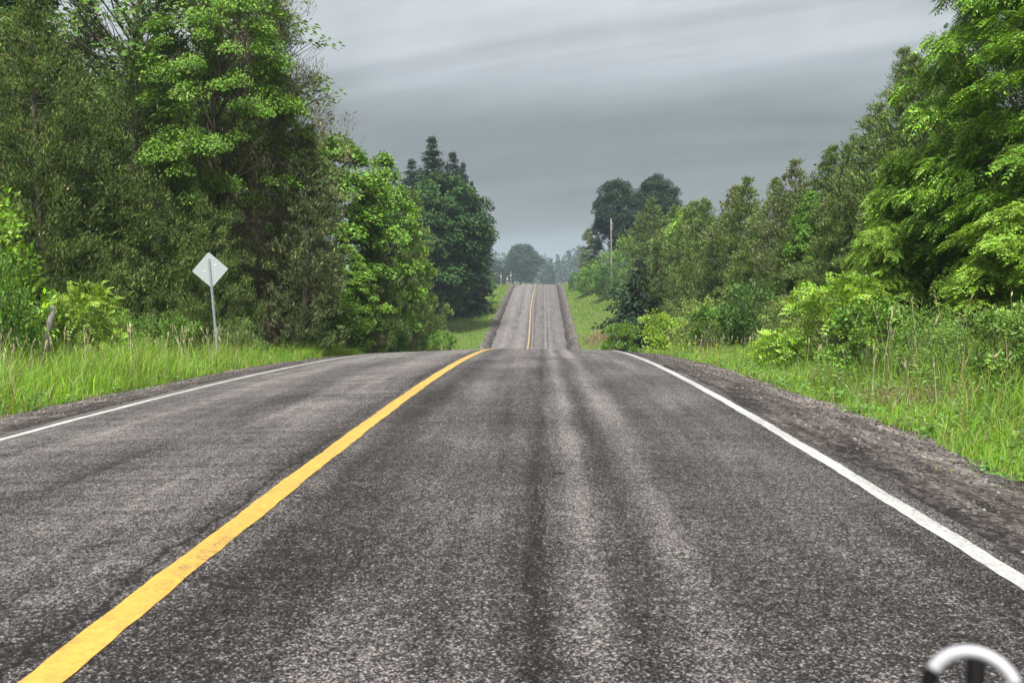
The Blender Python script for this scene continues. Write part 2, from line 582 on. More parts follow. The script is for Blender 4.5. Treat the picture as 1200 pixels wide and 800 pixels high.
M_ZINC = plain('galvanised_steel', (0.25, 0.275, 0.29), 0.6, 0.1, 0.3, 0.45, 7.0)
M_ALU = plain('bare_aluminium', (0.33, 0.37, 0.375), 0.75, 0.0, 0.15, 0.12, 30.0)
M_BOLT = plain('bolt_metal', (0.55, 0.57, 0.57), 0.45, 0.2)
M_RIMW = plain('white_rim', (0.34, 0.34, 0.365), 0.45, 0.0, 0.5, 0.05)
M_BLACK = plain('black_rubber', (0.004, 0.004, 0.0045), 0.7, 0.0, 0.08, 0.2)
M_CERAMIC = plain('insulator_glaze', (0.35, 0.36, 0.38), 0.3)
M_WIRE = plain('wire_grey', (0.10, 0.10, 0.11), 0.6)


# ------------------------------------------------------------------ setting: ground, road, shoulders, markings
def sheet(name, xs, ys, zf, m, dz=0.0, parent=None, xo=None):
    """grid sheet; xo(x, y) may shift x"""
    xs = np.asarray(xs, float)
    ys = np.asarray(ys, float)
    Xg, Yg = np.meshgrid(xs, ys)
    if xo is not None:
        Xg = xo(Xg, Yg)
    Z = zf(Xg, Yg) + dz
    V = np.stack([Xg, Yg, Z], -1).reshape(-1, 3)
    nx = len(xs)
    i = np.arange(len(ys) - 1)[:, None] * nx + np.arange(nx - 1)[None, :]
    F = np.stack([i, i + 1, i + nx + 1, i + nx], -1).reshape(-1, 4)
    me = make_mesh(name, V, [F])
    me.polygons.foreach_set('use_smooth', np.ones(len(F), bool))
    return link(name, me, m, parent)


ys_g = np.concatenate([np.arange(-60, -4, 4), np.arange(-4, 40, 0.5), np.arange(40, 200, 2.0), np.arange(200, 500, 15), np.arange(500, 3201, 150)])
xs_g = np.concatenate([[-1800, -1000, -500, -260, -140, -90, -60], np.arange(-45, -14, 3), np.arange(-14, GL, 0.6), [GL, XL, XC, XR, GR],
                       np.arange(GR + 0.5, 13, 0.6), np.arange(13, 45, 3), [60, 90, 140, 260, 500, 1000, 1800]])
g = sheet('ground', xs_g, ys_g, terrain, M_SOIL)
tag(g, kind='structure')

ys_r = np.concatenate([np.arange(-30, 40, 0.5), np.arange(40, 230, 1.0)])


def rz(x, y):
    return road_z(y) + cross(x)


road = sheet('road', [XL - 0.22, XL, -3.1, XC, -0.2, 1.0, XR, XR + 0.16], ys_r, rz, M_ASPHALT, 0.0,
             xo=lambda x, y: x + np.where(x < XL - 0.1, 0.5 * edge_wob(y), 0) + np.where(x > XR + 0.1, 0.4 * edge_wob(y + 5), 0))
tag(road, kind='structure')
for nm, xs in (('gravel_shoulder', [GL - 0.15, GL + 0.3, XL - 0.35, XL - 0.05]), ('gravel_shoulder', [XR + 0.05, XR + 0.4, GR - 0.3, GR + 0.15])):
    s = sheet(nm, xs, ys_r, rz, M_GRAVEL, -0.012,
              xo=lambda x, y: x + np.where(x < GL, edge_wob(y + 3), 0) + np.where(x > GR, edge_wob(y), 0))
    tag(s, kind='structure')


def stripe(name, x0, wd, y0, y1, m, dz=0.004, seed=0.0):
    ys = np.arange(y0, y1, 0.12) if y1 < 60 else np.concatenate([np.arange(y0, 45, 0.12), np.arange(45, y1, 1.0)])
    j = lambda y: 0.004 * np.sin(y * 3.1 + seed) + 0.003 * np.sin(y * 9.7 + 2 * seed) + 0.003 * np.sin(y * 23.0 + seed)
    drift = lambda y: 0.14 * np.sin((y - 60) / 14.0) * smooth(70, 100, y) * (1 - smooth(150, 170, y))
    return sheet(name, [x0 - wd / 2, x0, x0 + wd / 2], ys, rz, m, dz, road,
                 xo=lambda x, y: x + np.where(x < x0, j(y), 0) + np.where(x > x0, j(y + 7.7), 0) + drift(y))


stripe('centre_line', XC, 0.138, -20, 59.9, M_YELLOW)
stripe('centre_line', XC, 0.12, 60, 215, M_YFADE, seed=4.0)
stripe('centre_line', XC + 0.34, 0.10, 62, 215, M_FAINT, seed=3.0)
stripe('edge_line', XR, 0.112, -20, 60, M_WHITE, seed=1.0)
stripe('edge_line', XL, 0.112, -20, 60, M_WHITE, seed=2.0)
stripe('worn_edge_line', XL - 0.24 + 0.10, 0.05, -20, 14, M_GHOST, seed=5.0)

# pothole-like chip in the lane
gch = Geo()
aa = np.linspace(0, 2 * np.pi, 13)[:-1]
rr = 1 + 0.25 * np.sin(3 * aa + 1) + 0.15 * np.sin(5 * aa)
yc, xc = 6.02, 0.095
ring = np.stack([xc + 0.042 * rr * np.cos(aa), yc + 0.03 * rr * np.sin(aa)], 1)
zz = rz(ring[:, 0], ring[:, 1]) + 0.005
gch.add(np.concatenate([np.column_stack([ring, zz]), [[xc, yc, float(rz(xc, yc)) + 0.005]]]), [[i, (i + 1) % 12, 12] for i in range(12)])
link('tar_patch', gch.mesh('tar_patch', True), plain('tar', (0.006, 0.006, 0.006), 0.7), road)

# pebbles on both shoulders
gp = Geo()
np_ = 26000
yy = 2.0 + 26.0 * rng.random(np_) ** 1.7
side = rng.random(np_) < 0.6
off = rng.random(np_) ** 0.55
xx = np.where(side, XR + 0.18 + off * 1.2, XL - 0.22 - off * 1.0)
sz = 0.004 + 0.015 * rng.random(np_) ** 3
zz = rz(xx, yy) - 0.012
base = np.array([[1, 0, 0], [0, 1, 0], [-1, 0, 0], [0, -1, 0], [0, 0, 0.8]], float)
V = base[None] * (0.7 + 0.6 * rng.random((np_, 5, 1)))
th = rng.uniform(0, 6.28, np_)
c_, s_ = np.cos(th)[:, None], np.sin(th)[:, None]
V = np.stack([V[..., 0] * c_ - V[..., 1] * s_, V[..., 0] * s_ + V[..., 1] * c_, V[..., 2]], -1) * sz[:, None, None]
V += np.stack([xx, yy, zz], 1)[:, None, :]
b = np.arange(np_)[:, None] * 5
gp.add(V.reshape(-1, 3), np.concatenate([b + [0, 1, 4], b + [1, 2, 4], b + [2, 3, 4], b + [3, 0, 4]]))
tag(link('gravel', gp.mesh('gravel'), M_PEBBLE), 'loose dark grey gravel along both road shoulders', 'gravel', kind='stuff')


# ------------------------------------------------------------------ plant prototypes: each returns (trunk mesh, crown mesh)
def lump(az, h, ph):
    return 1 + 0.16 * np.sin(2 * az + ph[0] + 3 * h) + 0.13 * np.sin(3 * az + ph[1] - 5 * h) + 0.10 * np.sin(5 * az + ph[2] + 9 * h)


def limb(g, a, b, r0, r1, n=5, sag=0.1, sides=5):
    a, b = np.asarray(a, float), np.asarray(b, float)
    s = np.linspace(0, 1, n)[:, None]
    P = a + (b - a) * s
    d = np.linalg.norm(b - a)
    P[1:-1] += rng.normal(size=(n - 2, 3)) * d * 0.035
    P[:, 2] += sag * d * np.sin(np.pi * s[:, 0])
    g.tube(P, np.linspace(r0, r1, n), sides, False)


def broadleaf(name, H=9.0, Rc=2.8, zb=0.22, clumps=150, lpc=240, leaf=0.11, cr=0.55, flat=0.5, peak=0.45, shell=0.45, seed=1,
              limbs=55, outward=0.45, lean_top=1.0, frond=False, droop=0.0, open_=0.0, limb_w=1.0, pb=0.18, scat=0.7):
    """trunk with limbs, and leaves gathered in uneven flattened sprays"""
    global rng
    keep, rng = rng, np.random.default_rng(seed)
    gt, gc = Geo(), Geo()
    ph = rng.uniform(0, 6.28, 3)
    tz = np.linspace(0, 0.86 * H, 9)
    sway = np.cumsum(rng.normal(size=(9, 2)) * 0.016 * H, axis=0)
    sway[0] = 0
    gt.tube(np.column_stack([sway, tz]), (0.020 * H * (1 - tz / H) ** 1.2 + 0.012) * (0.4 + 0.6 * limb_w), 8)
    h = zb + (1 - zb) * rng.beta(1.25, 1.25, clumps)
    q = (h - zb) / (1 - zb)
    env = np.where(q < peak, np.sqrt(np.clip(1 - ((peak - q) / (peak + pb)) ** 2, 0, 1)), np.sqrt(np.clip(1 - ((q - peak) / (1 - peak)) ** 2, 0, 1)))
    az = rng.uniform(0, 2 * np.pi, clumps)
    rad = Rc * env * lump(az, h, ph) * (shell + (1 - shell) * rng.random(clumps) ** 0.5)
    C = np.column_stack([rad * np.cos(az), rad * np.sin(az), h * H])
    tx = np.array([np.interp(h * H, tz, sway[:, k]) for k in range(2)]).T
    C[:, :2] += tx * lean_top
    big = np.argsort(-rad)[:limbs]
    for i in big:
        z0 = max(0.10 * H, C[i, 2] - rad[i] * rng.uniform(0.5, 1.0))
        z0 = min(z0, 0.84 * H)
        p0 = [np.interp(z0, tz, sway[:, 0]), np.interp(z0, tz, sway[:, 1]), z0]
        r0 = (0.0055 * H * (1 - 0.75 * z0 / H) + 0.006) * limb_w
        limb(gt, p0, C[i] * [1, 1, 1] - [0, 0, 0.1 * cr], r0, 0.006, 5, 0.06)
        for _ in range(2):
            e = C[i] + rnd_dir(1)[0] * cr * 0.8 * np.array([1, 1, flat])
            limb(gt, C[i] * 0.8 + np.array(p0) * 0.2, e, 0.010, 0.004, 4, 0.03, 4)
    out_dir = unit(np.column_stack([np.cos(az), np.sin(az), np.full(clumps, 0.25)]))
    cs = cr * rng.uniform(0.6, 1.35, clumps)
    n = (lpc * (cs / cr) ** 2 * rng.uniform(0.7, 1.2, clumps)).astype(int)
    if open_:
        n = (n * (1 - open_ * (rng.random(clumps) < 0.5))).astype(int)
    idx = np.repeat(np.arange(clumps), n)
    N = len(idx)
    d = rnd_dir(N) * (rng.random(N) ** 0.42)[:, None]
    # spray plane is tilted outward-down
    od = out_dir[idx]
    P = C[idx] + d * cs[idx][:, None] * [1, 1, flat]
    rel = np.einsum('ij,ij->i', P - C[idx], od)
    P[:, 2] -= (0.25 + droop) * np.clip(rel, 0, None) + 0.12 * cs[idx] * (d[:, 0] ** 2 + d[:, 1] ** 2)
    Nn = unit(np.array([0, 0, 1.0]) * 0.9 + od * outward + rnd_dir(N) * scat)
    A = unit(od * 0.55 + (P - C[idx]) / cs[idx][:, None] * 0.8 + rnd_dir(N) * 0.7 + np.array([0, 0, -0.25 - droop]))
    A = unit(A - Nn * np.einsum('ij,ij->i', A, Nn)[:, None] * 0.8)
    if not frond:
        L = leaf * rng.uniform(0.65, 1.3, N)
        gc.leaves(P, A, Nn, L, L * rng.uniform(0.62, 0.9, N))
    else:
        LF = leaf * rng.uniform(0.7, 1.25, N)
        S = unit(np.cross(A, Nn))
        K = 5
        for k in range(K):
            s_ = (k + 0.6) / K
            Q = P + A * (LF * s_)[:, None] - np.array([0, 0, 1.0]) * (LF * 0.35 * s_ * s_)[:, None]
            ll = LF * 0.38 * (1.0 - 0.55 * abs(s_ - 0.45)) * rng.uniform(0.8, 1.2, N)
            for sg in (-1, 1):
                if k == K - 1 and sg == 1:
                    dr = A + np.array([0, 0, -0.4])
                else:
                    dr = S * sg * 0.85 + A * 0.55 + np.array([0, 0, -0.22])
                gc.leaves(Q, dr, Nn + rnd_dir(N) * 0.3, ll, ll * 0.46, 0.1)
    rng = keep
    return gt.mesh(name + '_trunk', True), gc.mesh(name + '_crown')


def cedar(name, H=8.0, Rc=1.5, branches=420, sprays=90, slen=0.10, seed=1, top=1.0, zb=0.03, sparse=0.0, dead=40, tipw=0.45, belly=0.72, tuft=0.76):
    """dense conifer with up-swept branches that carry flat scaly sprays"""
    global rng
    keep, rng = rng, np.random.default_rng(seed)
    gt, gc = Geo(), Geo()
    ph = rng.uniform(0, 6.28, 3)
    tz = np.linspace(0, H * 0.985, 10)
    sway = np.cumsum(rng.normal(size=(10, 2)) * 0.008 * H, axis=0)
    sway[0] = 0
    gt.tube(np.column_stack([sway, tz]), 0.014 * H * (1 - tz / (H * 1.02)) + 0.006, 7)
    h = zb + (1 - zb) * rng.random(branches) ** 1.0
    prof = (1 - h) ** belly * (0.72 + 0.28 * np.clip(h / 0.18, 0, 1)) * (1 - 0.55 * smooth(0.72, 1.0, h))
    az = rng.uniform(0, 2 * np.pi, branches)
    Ln = Rc * (prof + 0.03) * lump(az, h * 2, ph) * rng.uniform(0.66, 1.25, branches)
    base = np.column_stack([np.interp(h * H, tz, sway[:, 0]), np.interp(h * H, tz, sway[:, 1]), h * H])
    od = np.column_stack([np.cos(az), np.sin(az), np.zeros(branches)])
    rise = rng.uniform(0.10, 0.55, branches) + 0.30 * h
    tip = base + od * Ln[:, None] + np.array([0, 0, 1.0]) * (Ln * rise)[:, None]
    for i in range(0, branches, 6):
        limb(gt, base[i], base[i] + (tip[i] - base[i]) * 0.9, 0.012 + 0.008 * Ln[i], 0.003, 4, -0.10, 4)
    for _ in range(dead):      # bare grey twigs standing out of the foliage
        i = rng.integers(branches)
        e = base[i] + (tip[i] - base[i]) * rng.uniform(1.02, 1.22) + rnd_dir(1)[0] * 0.12
        limb(gt, base[i], e, 0.011, 0.003, 5, -0.06, 3)
        for _k in range(3):
            s_ = rng.uniform(0.55, 0.95)
            q = base[i] + (e - base[i]) * s_
            limb(gt, q, q + rnd_dir(1)[0] * 0.25 + (e - base[i]) * 0.12, 0.005, 0.002, 3, 0.0, 3)
    keepb = rng.random(branches) > sparse
    nc = np.maximum(2, (1.5 + 4.0 * Ln / Rc)).astype(int) * keepb        # tufts on each branch
    ci = np.repeat(np.arange(branches), nc)
    M = len(ci)
    cs_ = 1.03 - 0.80 * rng.random(M) ** 1.35
    CC = base[ci] + (tip[ci] - base[ci]) * cs_[:, None]
    CC[:, 2] -= 0.10 * Ln[ci] * np.sin(np.pi * cs_)
    CC += rnd_dir(M) * (tipw * Ln[ci] * 0.55 * rng.random(M))[:, None] * [1, 1, 0.7]
    trad = (0.10 + 0.10 * Rc * (Ln[ci] / Rc) ** 0.6) * rng.uniform(0.7, 1.4, M) * tuft
    per = np.maximum(4, sprays * branches * 0.75 / max(M, 1) * (trad / trad.mean()) ** 1.6).astype(int)
    ti = np.repeat(np.arange(M), per)
    idx = ci[ti]
    N = len(ti)
    P = CC[ti] + rnd_dir(N) * (trad[ti] * rng.random(N) ** 0.5)[:, None] * [1, 1, 0.9]
    P += (od[idx] * 0.4 + np.array([0, 0, 0.5])) * (trad[ti] * rng.random(N) ** 2 * 0.9)[:, None]
    o = od[idx]
    A = unit(o * 0.55 + np.array([0, 0, 0.85]) + rnd_dir(N) * 0.7)
    Nn = unit(o * 0.5 + np.array([0, 0, 0.6]) + rnd_dir(N) * 0.9)
    L = slen * rng.uniform(0.6, 1.4, N)
    L = L * 1.22
    gc.leaves(P, A, Nn, L, L * rng.uniform(0.15, 0.32, N), 0.1)
    rng = keep
    return gt.mesh(name + '_trunk', True), gc.mesh(name + '_crown')


def spruce(name, H=16.0, Rc=2.6, whorls=46, per=9, seed=1, tw=0.34, zb=0.05):
    """tiered dark conifer: drooping boughs with hanging twigs"""
    global rng
    keep, rng = rng, np.random.default_rng(seed)
    gt, gc = Geo(), Geo()
    tz = np.linspace(0, H, 8)
    gt.tube(np.column_stack([tz * 0, tz * 0, tz]), 0.012 * H * (1 - tz / (H * 1.01)) + 0.01, 7)
    for wv in range(whorls):
        h = zb + (1 - zb) * ((wv + rng.uniform(-.3, .3)) / whorls)
        h = min(max(h, zb), 0.995)
        ln0 = Rc * (min(1.0, ((1 - h) / 0.45) ** 1.12) + 0.015)
        for k in range(per):
            az = rng.uniform(0, 2 * np.pi)
            ln = ln0 * rng.uniform(0.3, 1.35)
            o = np.array([math.cos(az), math.sin(az), 0])
            S = np.array([-o[1], o[0], 0])
            b0 = np.array([0, 0, h * H + rng.uniform(-.12, .12)])
            upc = 0.35 * h
            tip = b0 + o * ln + np.array([0, 0, ln * (upc - 0.28)])
            if k % 3 == 0:
                limb(gt, b0, tip, 0.02 + 0.006 * ln, 0.004, 4, 0.08, 4)
            n = int(16 + 44 * ln / max(Rc, 0.1))
            s = rng.uniform(0.15, 1.0, n)
            P = b0 + (tip - b0) * s[:, None]
            P[:, 2] += 0.08 * ln * np.sin(np.pi * s)
            sg = rng.choice([-1, 1], n)
            wdt = (1 - s) * 0.38 * ln + 0.10
            P = P + S * (sg * wdt * rng.random(n))[:, None]
            A = unit(o * 0.8 + S * (sg * 0.6)[:, None] + np.array([0, 0, -0.30]) + rnd_dir(n) * 0.65)
            P = P + rnd_dir(n) * 0.10 * tw / 0.3
            Nn = unit(np.array([0, 0, 1.0]) + rnd_dir(n) * 0.9)
            L = tw * rng.uniform(0.6, 1.3, n) * (0.35 + 0.65 * min(1.0, (1 - h) / 0.5))
            gc.leaves(P, A, Nn, L, L * 0.42, -0.1)
    rng = keep
    return gt.mesh(name + '_trunk', True), gc.mesh(name + '_crown')


def shrub(name, H=1.6, Rc=1.0, clumps=34, lpc=150, leaf=0.07, cr=0.30, seed=1, narrow=0.75, frond=False):
    """many stems from the ground, leaves right down to the grass"""
    global rng
    keep, rng = rng, np.random.default_rng(seed)
    gt, gc = Geo(), Geo()
    h = rng.uniform(0.10, 1.0, clumps)
    az = rng.uniform(0, 2 * np.pi, clumps)
    env = np.sqrt(np.clip(1 - ((h - 0.35) / 0.70) ** 2, 0.05, 1))
    ph = rng.uniform(0, 6.28, 3)
    rad = Rc * env * lump(az, h, ph) * (0.25 + 0.75 * rng.random(clumps) ** 0.6)
    C = np.column_stack([rad * np.cos(az), rad * np.sin(az), h * H * 0.92])
    for i in range(clumps):
        limb(gt, [rad[i] * 0.18 * np.cos(az[i]), rad[i] * 0.18 * np.sin(az[i]), -0.05], C[i], 0.014, 0.004, 5, 0.08, 4)
    cs = cr * rng.uniform(0.6, 1.4, clumps)
    n = (lpc * rng.uniform(0.6, 1.3, clumps)).astype(int)
    idx = np.repeat(np.arange(clumps), n)
    N = len(idx)
    d = rnd_dir(N) * (rng.random(N) ** 0.45)[:, None]
    P = C[idx] + d * cs[idx][:, None] * [1, 1, 0.75]
    od = unit(np.column_stack([np.cos(az), np.sin(az), np.full(clumps, 0.5)]))[idx]
    Nn = unit(np.array([0, 0, 0.8]) + od * 0.4 + rnd_dir(N) * 0.8)
    A = unit(od * 0.7 + d * 0.7 + rnd_dir(N) * 0.6 + np.array([0, 0, 0.15]))
    A = unit(A - Nn * np.einsum('ij,ij->i', A, Nn)[:, None] * 0.7)
    P[:, 2] = np.maximum(P[:, 2], 0.01)
    L = leaf * rng.uniform(0.6, 1.35, N)
    if frond:
        S = unit(np.cross(A, Nn))
        LF = L * 3.2
        for k in range(5):
            s_ = (k + 0.7) / 5
            Q = P + A * (LF * s_)[:, None] - np.array([0, 0, 1.0]) * (LF * 0.25 * s_ * s_)[:, None]
            for sg in (-1, 1):
                gc.leaves(Q, S * sg * 0.85 + A * 0.6, Nn + rnd_dir(N) * 0.2, L * 0.9, L * 0.42, 0.1)
    else:
        gc.leaves(P, A, Nn, L, L * rng.uniform(0.5, 0.75, N) * narrow / 0.75)
    rng = keep
    return gt.mesh(name + '_stems', True), gc.mesh(name + '_foliage')


PROTO = {}


def proto(key, H, data, bark, leafm):
    tr, cr = data
    tr.materials.append(bark)
    cr.materials.append(leafm)
    PROTO[key] = (H, tr, cr)


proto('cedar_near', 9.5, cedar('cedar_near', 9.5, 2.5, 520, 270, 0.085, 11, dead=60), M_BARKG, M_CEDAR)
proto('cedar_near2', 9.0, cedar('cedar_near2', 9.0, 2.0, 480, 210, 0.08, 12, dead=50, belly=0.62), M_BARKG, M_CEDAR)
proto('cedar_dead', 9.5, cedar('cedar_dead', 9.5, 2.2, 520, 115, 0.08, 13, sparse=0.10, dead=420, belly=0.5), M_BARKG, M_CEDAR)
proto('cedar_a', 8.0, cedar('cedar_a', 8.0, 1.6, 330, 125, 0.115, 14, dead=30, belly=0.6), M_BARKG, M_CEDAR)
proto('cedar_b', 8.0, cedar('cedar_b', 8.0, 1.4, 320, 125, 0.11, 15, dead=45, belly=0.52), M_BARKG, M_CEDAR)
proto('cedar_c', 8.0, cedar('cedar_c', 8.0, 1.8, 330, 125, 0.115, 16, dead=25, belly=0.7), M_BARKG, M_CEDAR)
proto('maple_airy', 12.0, broadleaf('maple_airy', 12.0, 4.0, 0.35, 190, 190, 0.11, 0.62, 0.45, seed=21, limbs=80, open_=0.5, shell=0.3, limb_w=0.55), M_BARK, M_LEAF)
proto('maple_near', 9.5, broadleaf('maple_near', 9.5, 2.7, 0.40, 170, 400, 0.076, 0.50, 0.36, seed=22, limbs=50, shell=0.45, limb_w=0.6), M_BARK, M_LEAF)
proto('maple_mid', 8.0, broadleaf('maple_mid', 8.0, 1.9, 0.05, 150, 210, 0.14, 0.50, 0.5, seed=23, limbs=40, peak=0.42, shell=0.45), M_BARK, M_LEAF)
proto('maple_mid2', 8.0, broadleaf('maple_mid2', 8.0, 1.9, 0.04, 150, 210, 0.14, 0.48, 0.5, seed=24, limbs=40, peak=0.36, shell=0.45), M_BARK, M_LEAF)
proto('oak_big', 13.0, broadleaf('oak_big', 13.0, 3.6, 0.17, 230, 190, 0.26, 0.85, 0.6, seed=25, limbs=40, peak=0.5, shell=0.45, pb=0.05), M_BARK, M_LEAFD)
proto('oak_big2', 14.0, broadleaf('oak_big2', 14.0, 4.0, 0.22, 230, 190, 0.28, 0.9, 0.65, seed=26, limbs=40, peak=0.52, shell=0.45, pb=0.06), M_BARK, M_LEAFD)
proto('ash_big', 9.0, broadleaf('ash_big', 9.0, 2.9, 0.05, 175, 82, 0.30, 0.55, 0.30, seed=27, limbs=24, frond=True, droop=0.06, shell=0.35, limb_w=0.5, outward=0.25, scat=0.45), M_BARK, M_LEAF)
proto('ash_small', 4.6, broadleaf('ash_small', 4.6, 1.7, 0.03, 85, 72, 0.27, 0.42, 0.32, seed=28, limbs=16, frond=True, droop=0.06, shell=0.35, limb_w=0.6, outward=0.25, scat=0.45), M_BARK, M_LEAF)
proto('spruce', 16.0, spruce('spruce', 16.0, 2.5, 42, 13, 31, 0.42), M_BARK, M_NEEDLE)
proto('spruce_low', 5.0, spruce('spruce_low', 5.0, 2.0, 26, 13, 32, 0.28), M_BARK, M_NEEDLE)
proto('bush_a', 1.6, shrub('bush_a', 1.6, 1.0, 36, 170, 0.075, 0.30, 41), M_BARKG, M_LEAF)
proto('bush_b', 1.6, shrub('bush_b', 1.6, 1.1, 40, 190, 0.06, 0.28, 42, 0.5), M_BARKG, M_LEAF)
proto('bush_c', 2.4, shrub('bush_c', 2.4, 1.5, 46, 130, 0.12, 0.45, 43), M_BARKG, M_LEAF)
proto('bush_frond', 1.5, shrub('bush_frond', 1.5, 0.9, 30, 36, 0.075, 0.28, 44, frond=True), M_BARKG, M_LEAF)
proto('twig_bush', 1.3, shrub('twig_bush', 1.3, 0.8, 60, 60, 0.05, 0.22, 45, 0.3), M_BARKG, M_DRY)


def at(px, d):
    """world x of something seen at frame column px, d metres along the road"""
    return (px - 637.0) * d / F_PX


def ztop(py, d):
    return CAM_H + (320.0 - py) * d / F_PX


def plant(key, name, px, top, d, color, label, cat='tree', group=None, wide=1.0, sink=0.05, trunk_name='trunk', crown_name='crown', tilt=None, hmin=0.4):
    H0, tr, cr = PROTO[key]
    x = at(px, d)
    z0 = float(terrain(x, d)) - sink
    s = max(hmin, ztop(top, d) - z0) / H0
    e = empty(name, (x, d, z0), random.uniform(0, 6.28))
    e.scale = (s * wide, s * wide, s)
    if tilt:
        e.rotation_euler[0], e.rotation_euler[1] = tilt
    tag(e, label, cat, group)
    a = link(trunk_name, tr, None, e)
    b_ = link(crown_name, cr, None, e)
    b_['kind'] = 'stuff'
    j = random.uniform(0.9, 1.1)
    b_.color = (color[0] * j * random.uniform(0.94, 1.06), color[1] * j, color[2] * j, 1)
    return e


OLIVE = (0.098, 0.156, 0.034)
OLIVE2 = (0.118, 0.180, 0.040)
OLIVED = (0.070, 0.116, 0.030)
BROWN = (0.132, 0.125, 0.064)
MAPLE = (0.115, 0.240, 0.026)
MAPLEB = (0.145, 0.285, 0.030)
DARK = (0.045, 0.110, 0.028)
DARKB = (0.022, 0.054, 0.022)
SPRUCE = (0.026, 0.050, 0.026)
ASH = (0.135, 0.280, 0.022)
ASHB = (0.175, 0.325, 0.028)
BUSH = (0.110, 0.225, 0.028)
PALE = (0.190, 0.275, 0.070)
LIME = (0.220, 0.350, 0.034)

# ---- trees on the far side of the oncoming lane
plant('cedar_near', 'cedar_tree', 52, -5, 22.5, OLIVE, 'broad olive cedar with the widest skirt, behind the lime-leaved sapling', wide=0.98)
plant('cedar_near2', 'cedar_tree', 150, 40, 24, OLIVE, 'dark olive cedar between the broadest cedar and the bare diamond sign', wide=1.15)
plant('cedar_near', 'cedar_tree', 236, 150, 23.6, OLIVE2, 'yellowish olive cedar rising close behind the diamond sign', wide=0.85)
plant('cedar_near2', 'cedar_tree', -45, -90, 26, OLIVED, 'tall dark cedar beyond the bright bush at the wood edge')
plant('oak_big', 'broadleaf_tree', 8, -40, 34, DARKB, 'dark broadleaf tree showing behind the broad olive cedar', wide=0.9)
plant('maple_airy', 'maple_tree', 172, -190, 28, (0.095, 0.19, 0.032), 'tall thin-leaved maple with dark forking branches above the cedars', wide=1.0)
plant('maple_near', 'maple_tree', 248, -55, 25.0, MAPLE, 'bright green maple with tiered sprays beside the browned cedar', wide=0.68)
plant('cedar_dead', 'cedar_tree', 318, -90, 25.6, BROWN, 'browned half-dead cedar with bare grey twigs', wide=0.58)
plant('cedar_b', 'cedar_tree', 354, 150, 24.8, (0.100, 0.135, 0.050), 'grey-olive cedar with dry lower branches beside the browned cedar', wide=1.0)
plant('cedar_c', 'cedar_tree', 110, -10, 33, OLIVED, 'cedar half hidden behind the two foremost olive cedars')
plant('cedar_a', 'cedar_tree', 250, 10, 34, OLIVED, 'cedar standing behind the tiered bright maple')
plant('maple_mid', 'maple_tree', 403, 158, 36, MAPLEB, 'bright green maple with rounded top next to the grey-olive cedar', wide=0.95)
plant('maple_mid2', 'maple_tree', 447, 186, 40, MAPLEB, 'bright green maple with a notched top below the spruces', wide=0.62)
plant('cedar_a', 'cedar_tree', 437, 245, 37, OLIVE, 'slim olive cedar squeezed between the two bright maples', wide=0.8)
plant('cedar_b', 'cedar_tree', 484, 228, 46, OLIVE2, 'olive cedar between the notched maple and the dark rounded tree', wide=0.8)
plant('maple_mid2', 'maple_tree', 398, 290, 33, MAPLEB, 'low leafy maple in front of the grey-olive cedar foot', wide=1.15)
plant('oak_big', 'broadleaf_tree', 506, 206, 100, DARK, 'large dark rounded broadleaf tree beneath the spruce tops', wide=0.92)
plant('oak_big2', 'broadleaf_tree', 547, 230, 126, DARK, 'smaller dark green tree leaning toward the climbing road', wide=0.68)
plant('spruce', 'spruce_tree', 507, 160, 112, SPRUCE, 'tallest pointed spruce rising over the dark rounded tree', wide=1.3)
for i, (px, tp, d, lb) in enumerate([(483, 186, 116, 'spruce with a small point beside the tallest spruce, on the maple side'),
                                     (531, 178, 118, 'second tallest spruce, on the road side of the tallest one'),
                                     (543, 190, 116, 'spruce next in line down from the second tallest spruce'),
                                     (553, 212, 128, 'lowest spruce of the clump, next to the climbing road')]):
    plant('spruce', 'spruce_tree', px, tp, d, SPRUCE, lb, group='spruces over the dark broadleaf tree', wide=1.3 if px < 540 else 0.85)
plant('cedar_c', 'cedar_tree', 488, 300, 62, OLIVED, 'short olive cedar at the foot of the dark rounded tree', wide=0.8)
# forest edge behind
for i, (px, tp, d, lb) in enumerate([(-120, -60, 24, 'dark cedar at the near end of the wood'), (60, 40, 40, 'dark cedar deep in the wood behind the broad olive cedar'),
                                     (200, 60, 41, 'dark cedar deep in the wood behind the thin-leaved maple'), (330, 130, 40, 'dark cedar deep in the wood behind the browned cedar')]):
    plant(('cedar_c', 'cedar_a')[i % 2], 'cedar_tree', px, tp, d, OLIVED, lb, group='back row cedars of the wood', wide=1.3)

# ---- trees beyond the far crest
plant('oak_big2', 'broadleaf_tree', 611, 287, 470, (0.042, 0.085, 0.036), 'lone round tree beyond the top of the far hill', wide=1.35)
plant('maple_mid', 'broadleaf_tree', 577, 304, 400, (0.05, 0.09, 0.04), 'small hazy tree beside the lone round one', wide=1.5)
plant('maple_mid2', 'broadleaf_tree', 560, 308, 420, (0.05, 0.09, 0.04), 'low hazy thicket tree behind the far hill verge', wide=1.8)
plant('maple_mid', 'broadleaf_tree', 642, 310, 560, (0.05, 0.085, 0.045), 'faint hazy tree past the lone round one', wide=1.3)

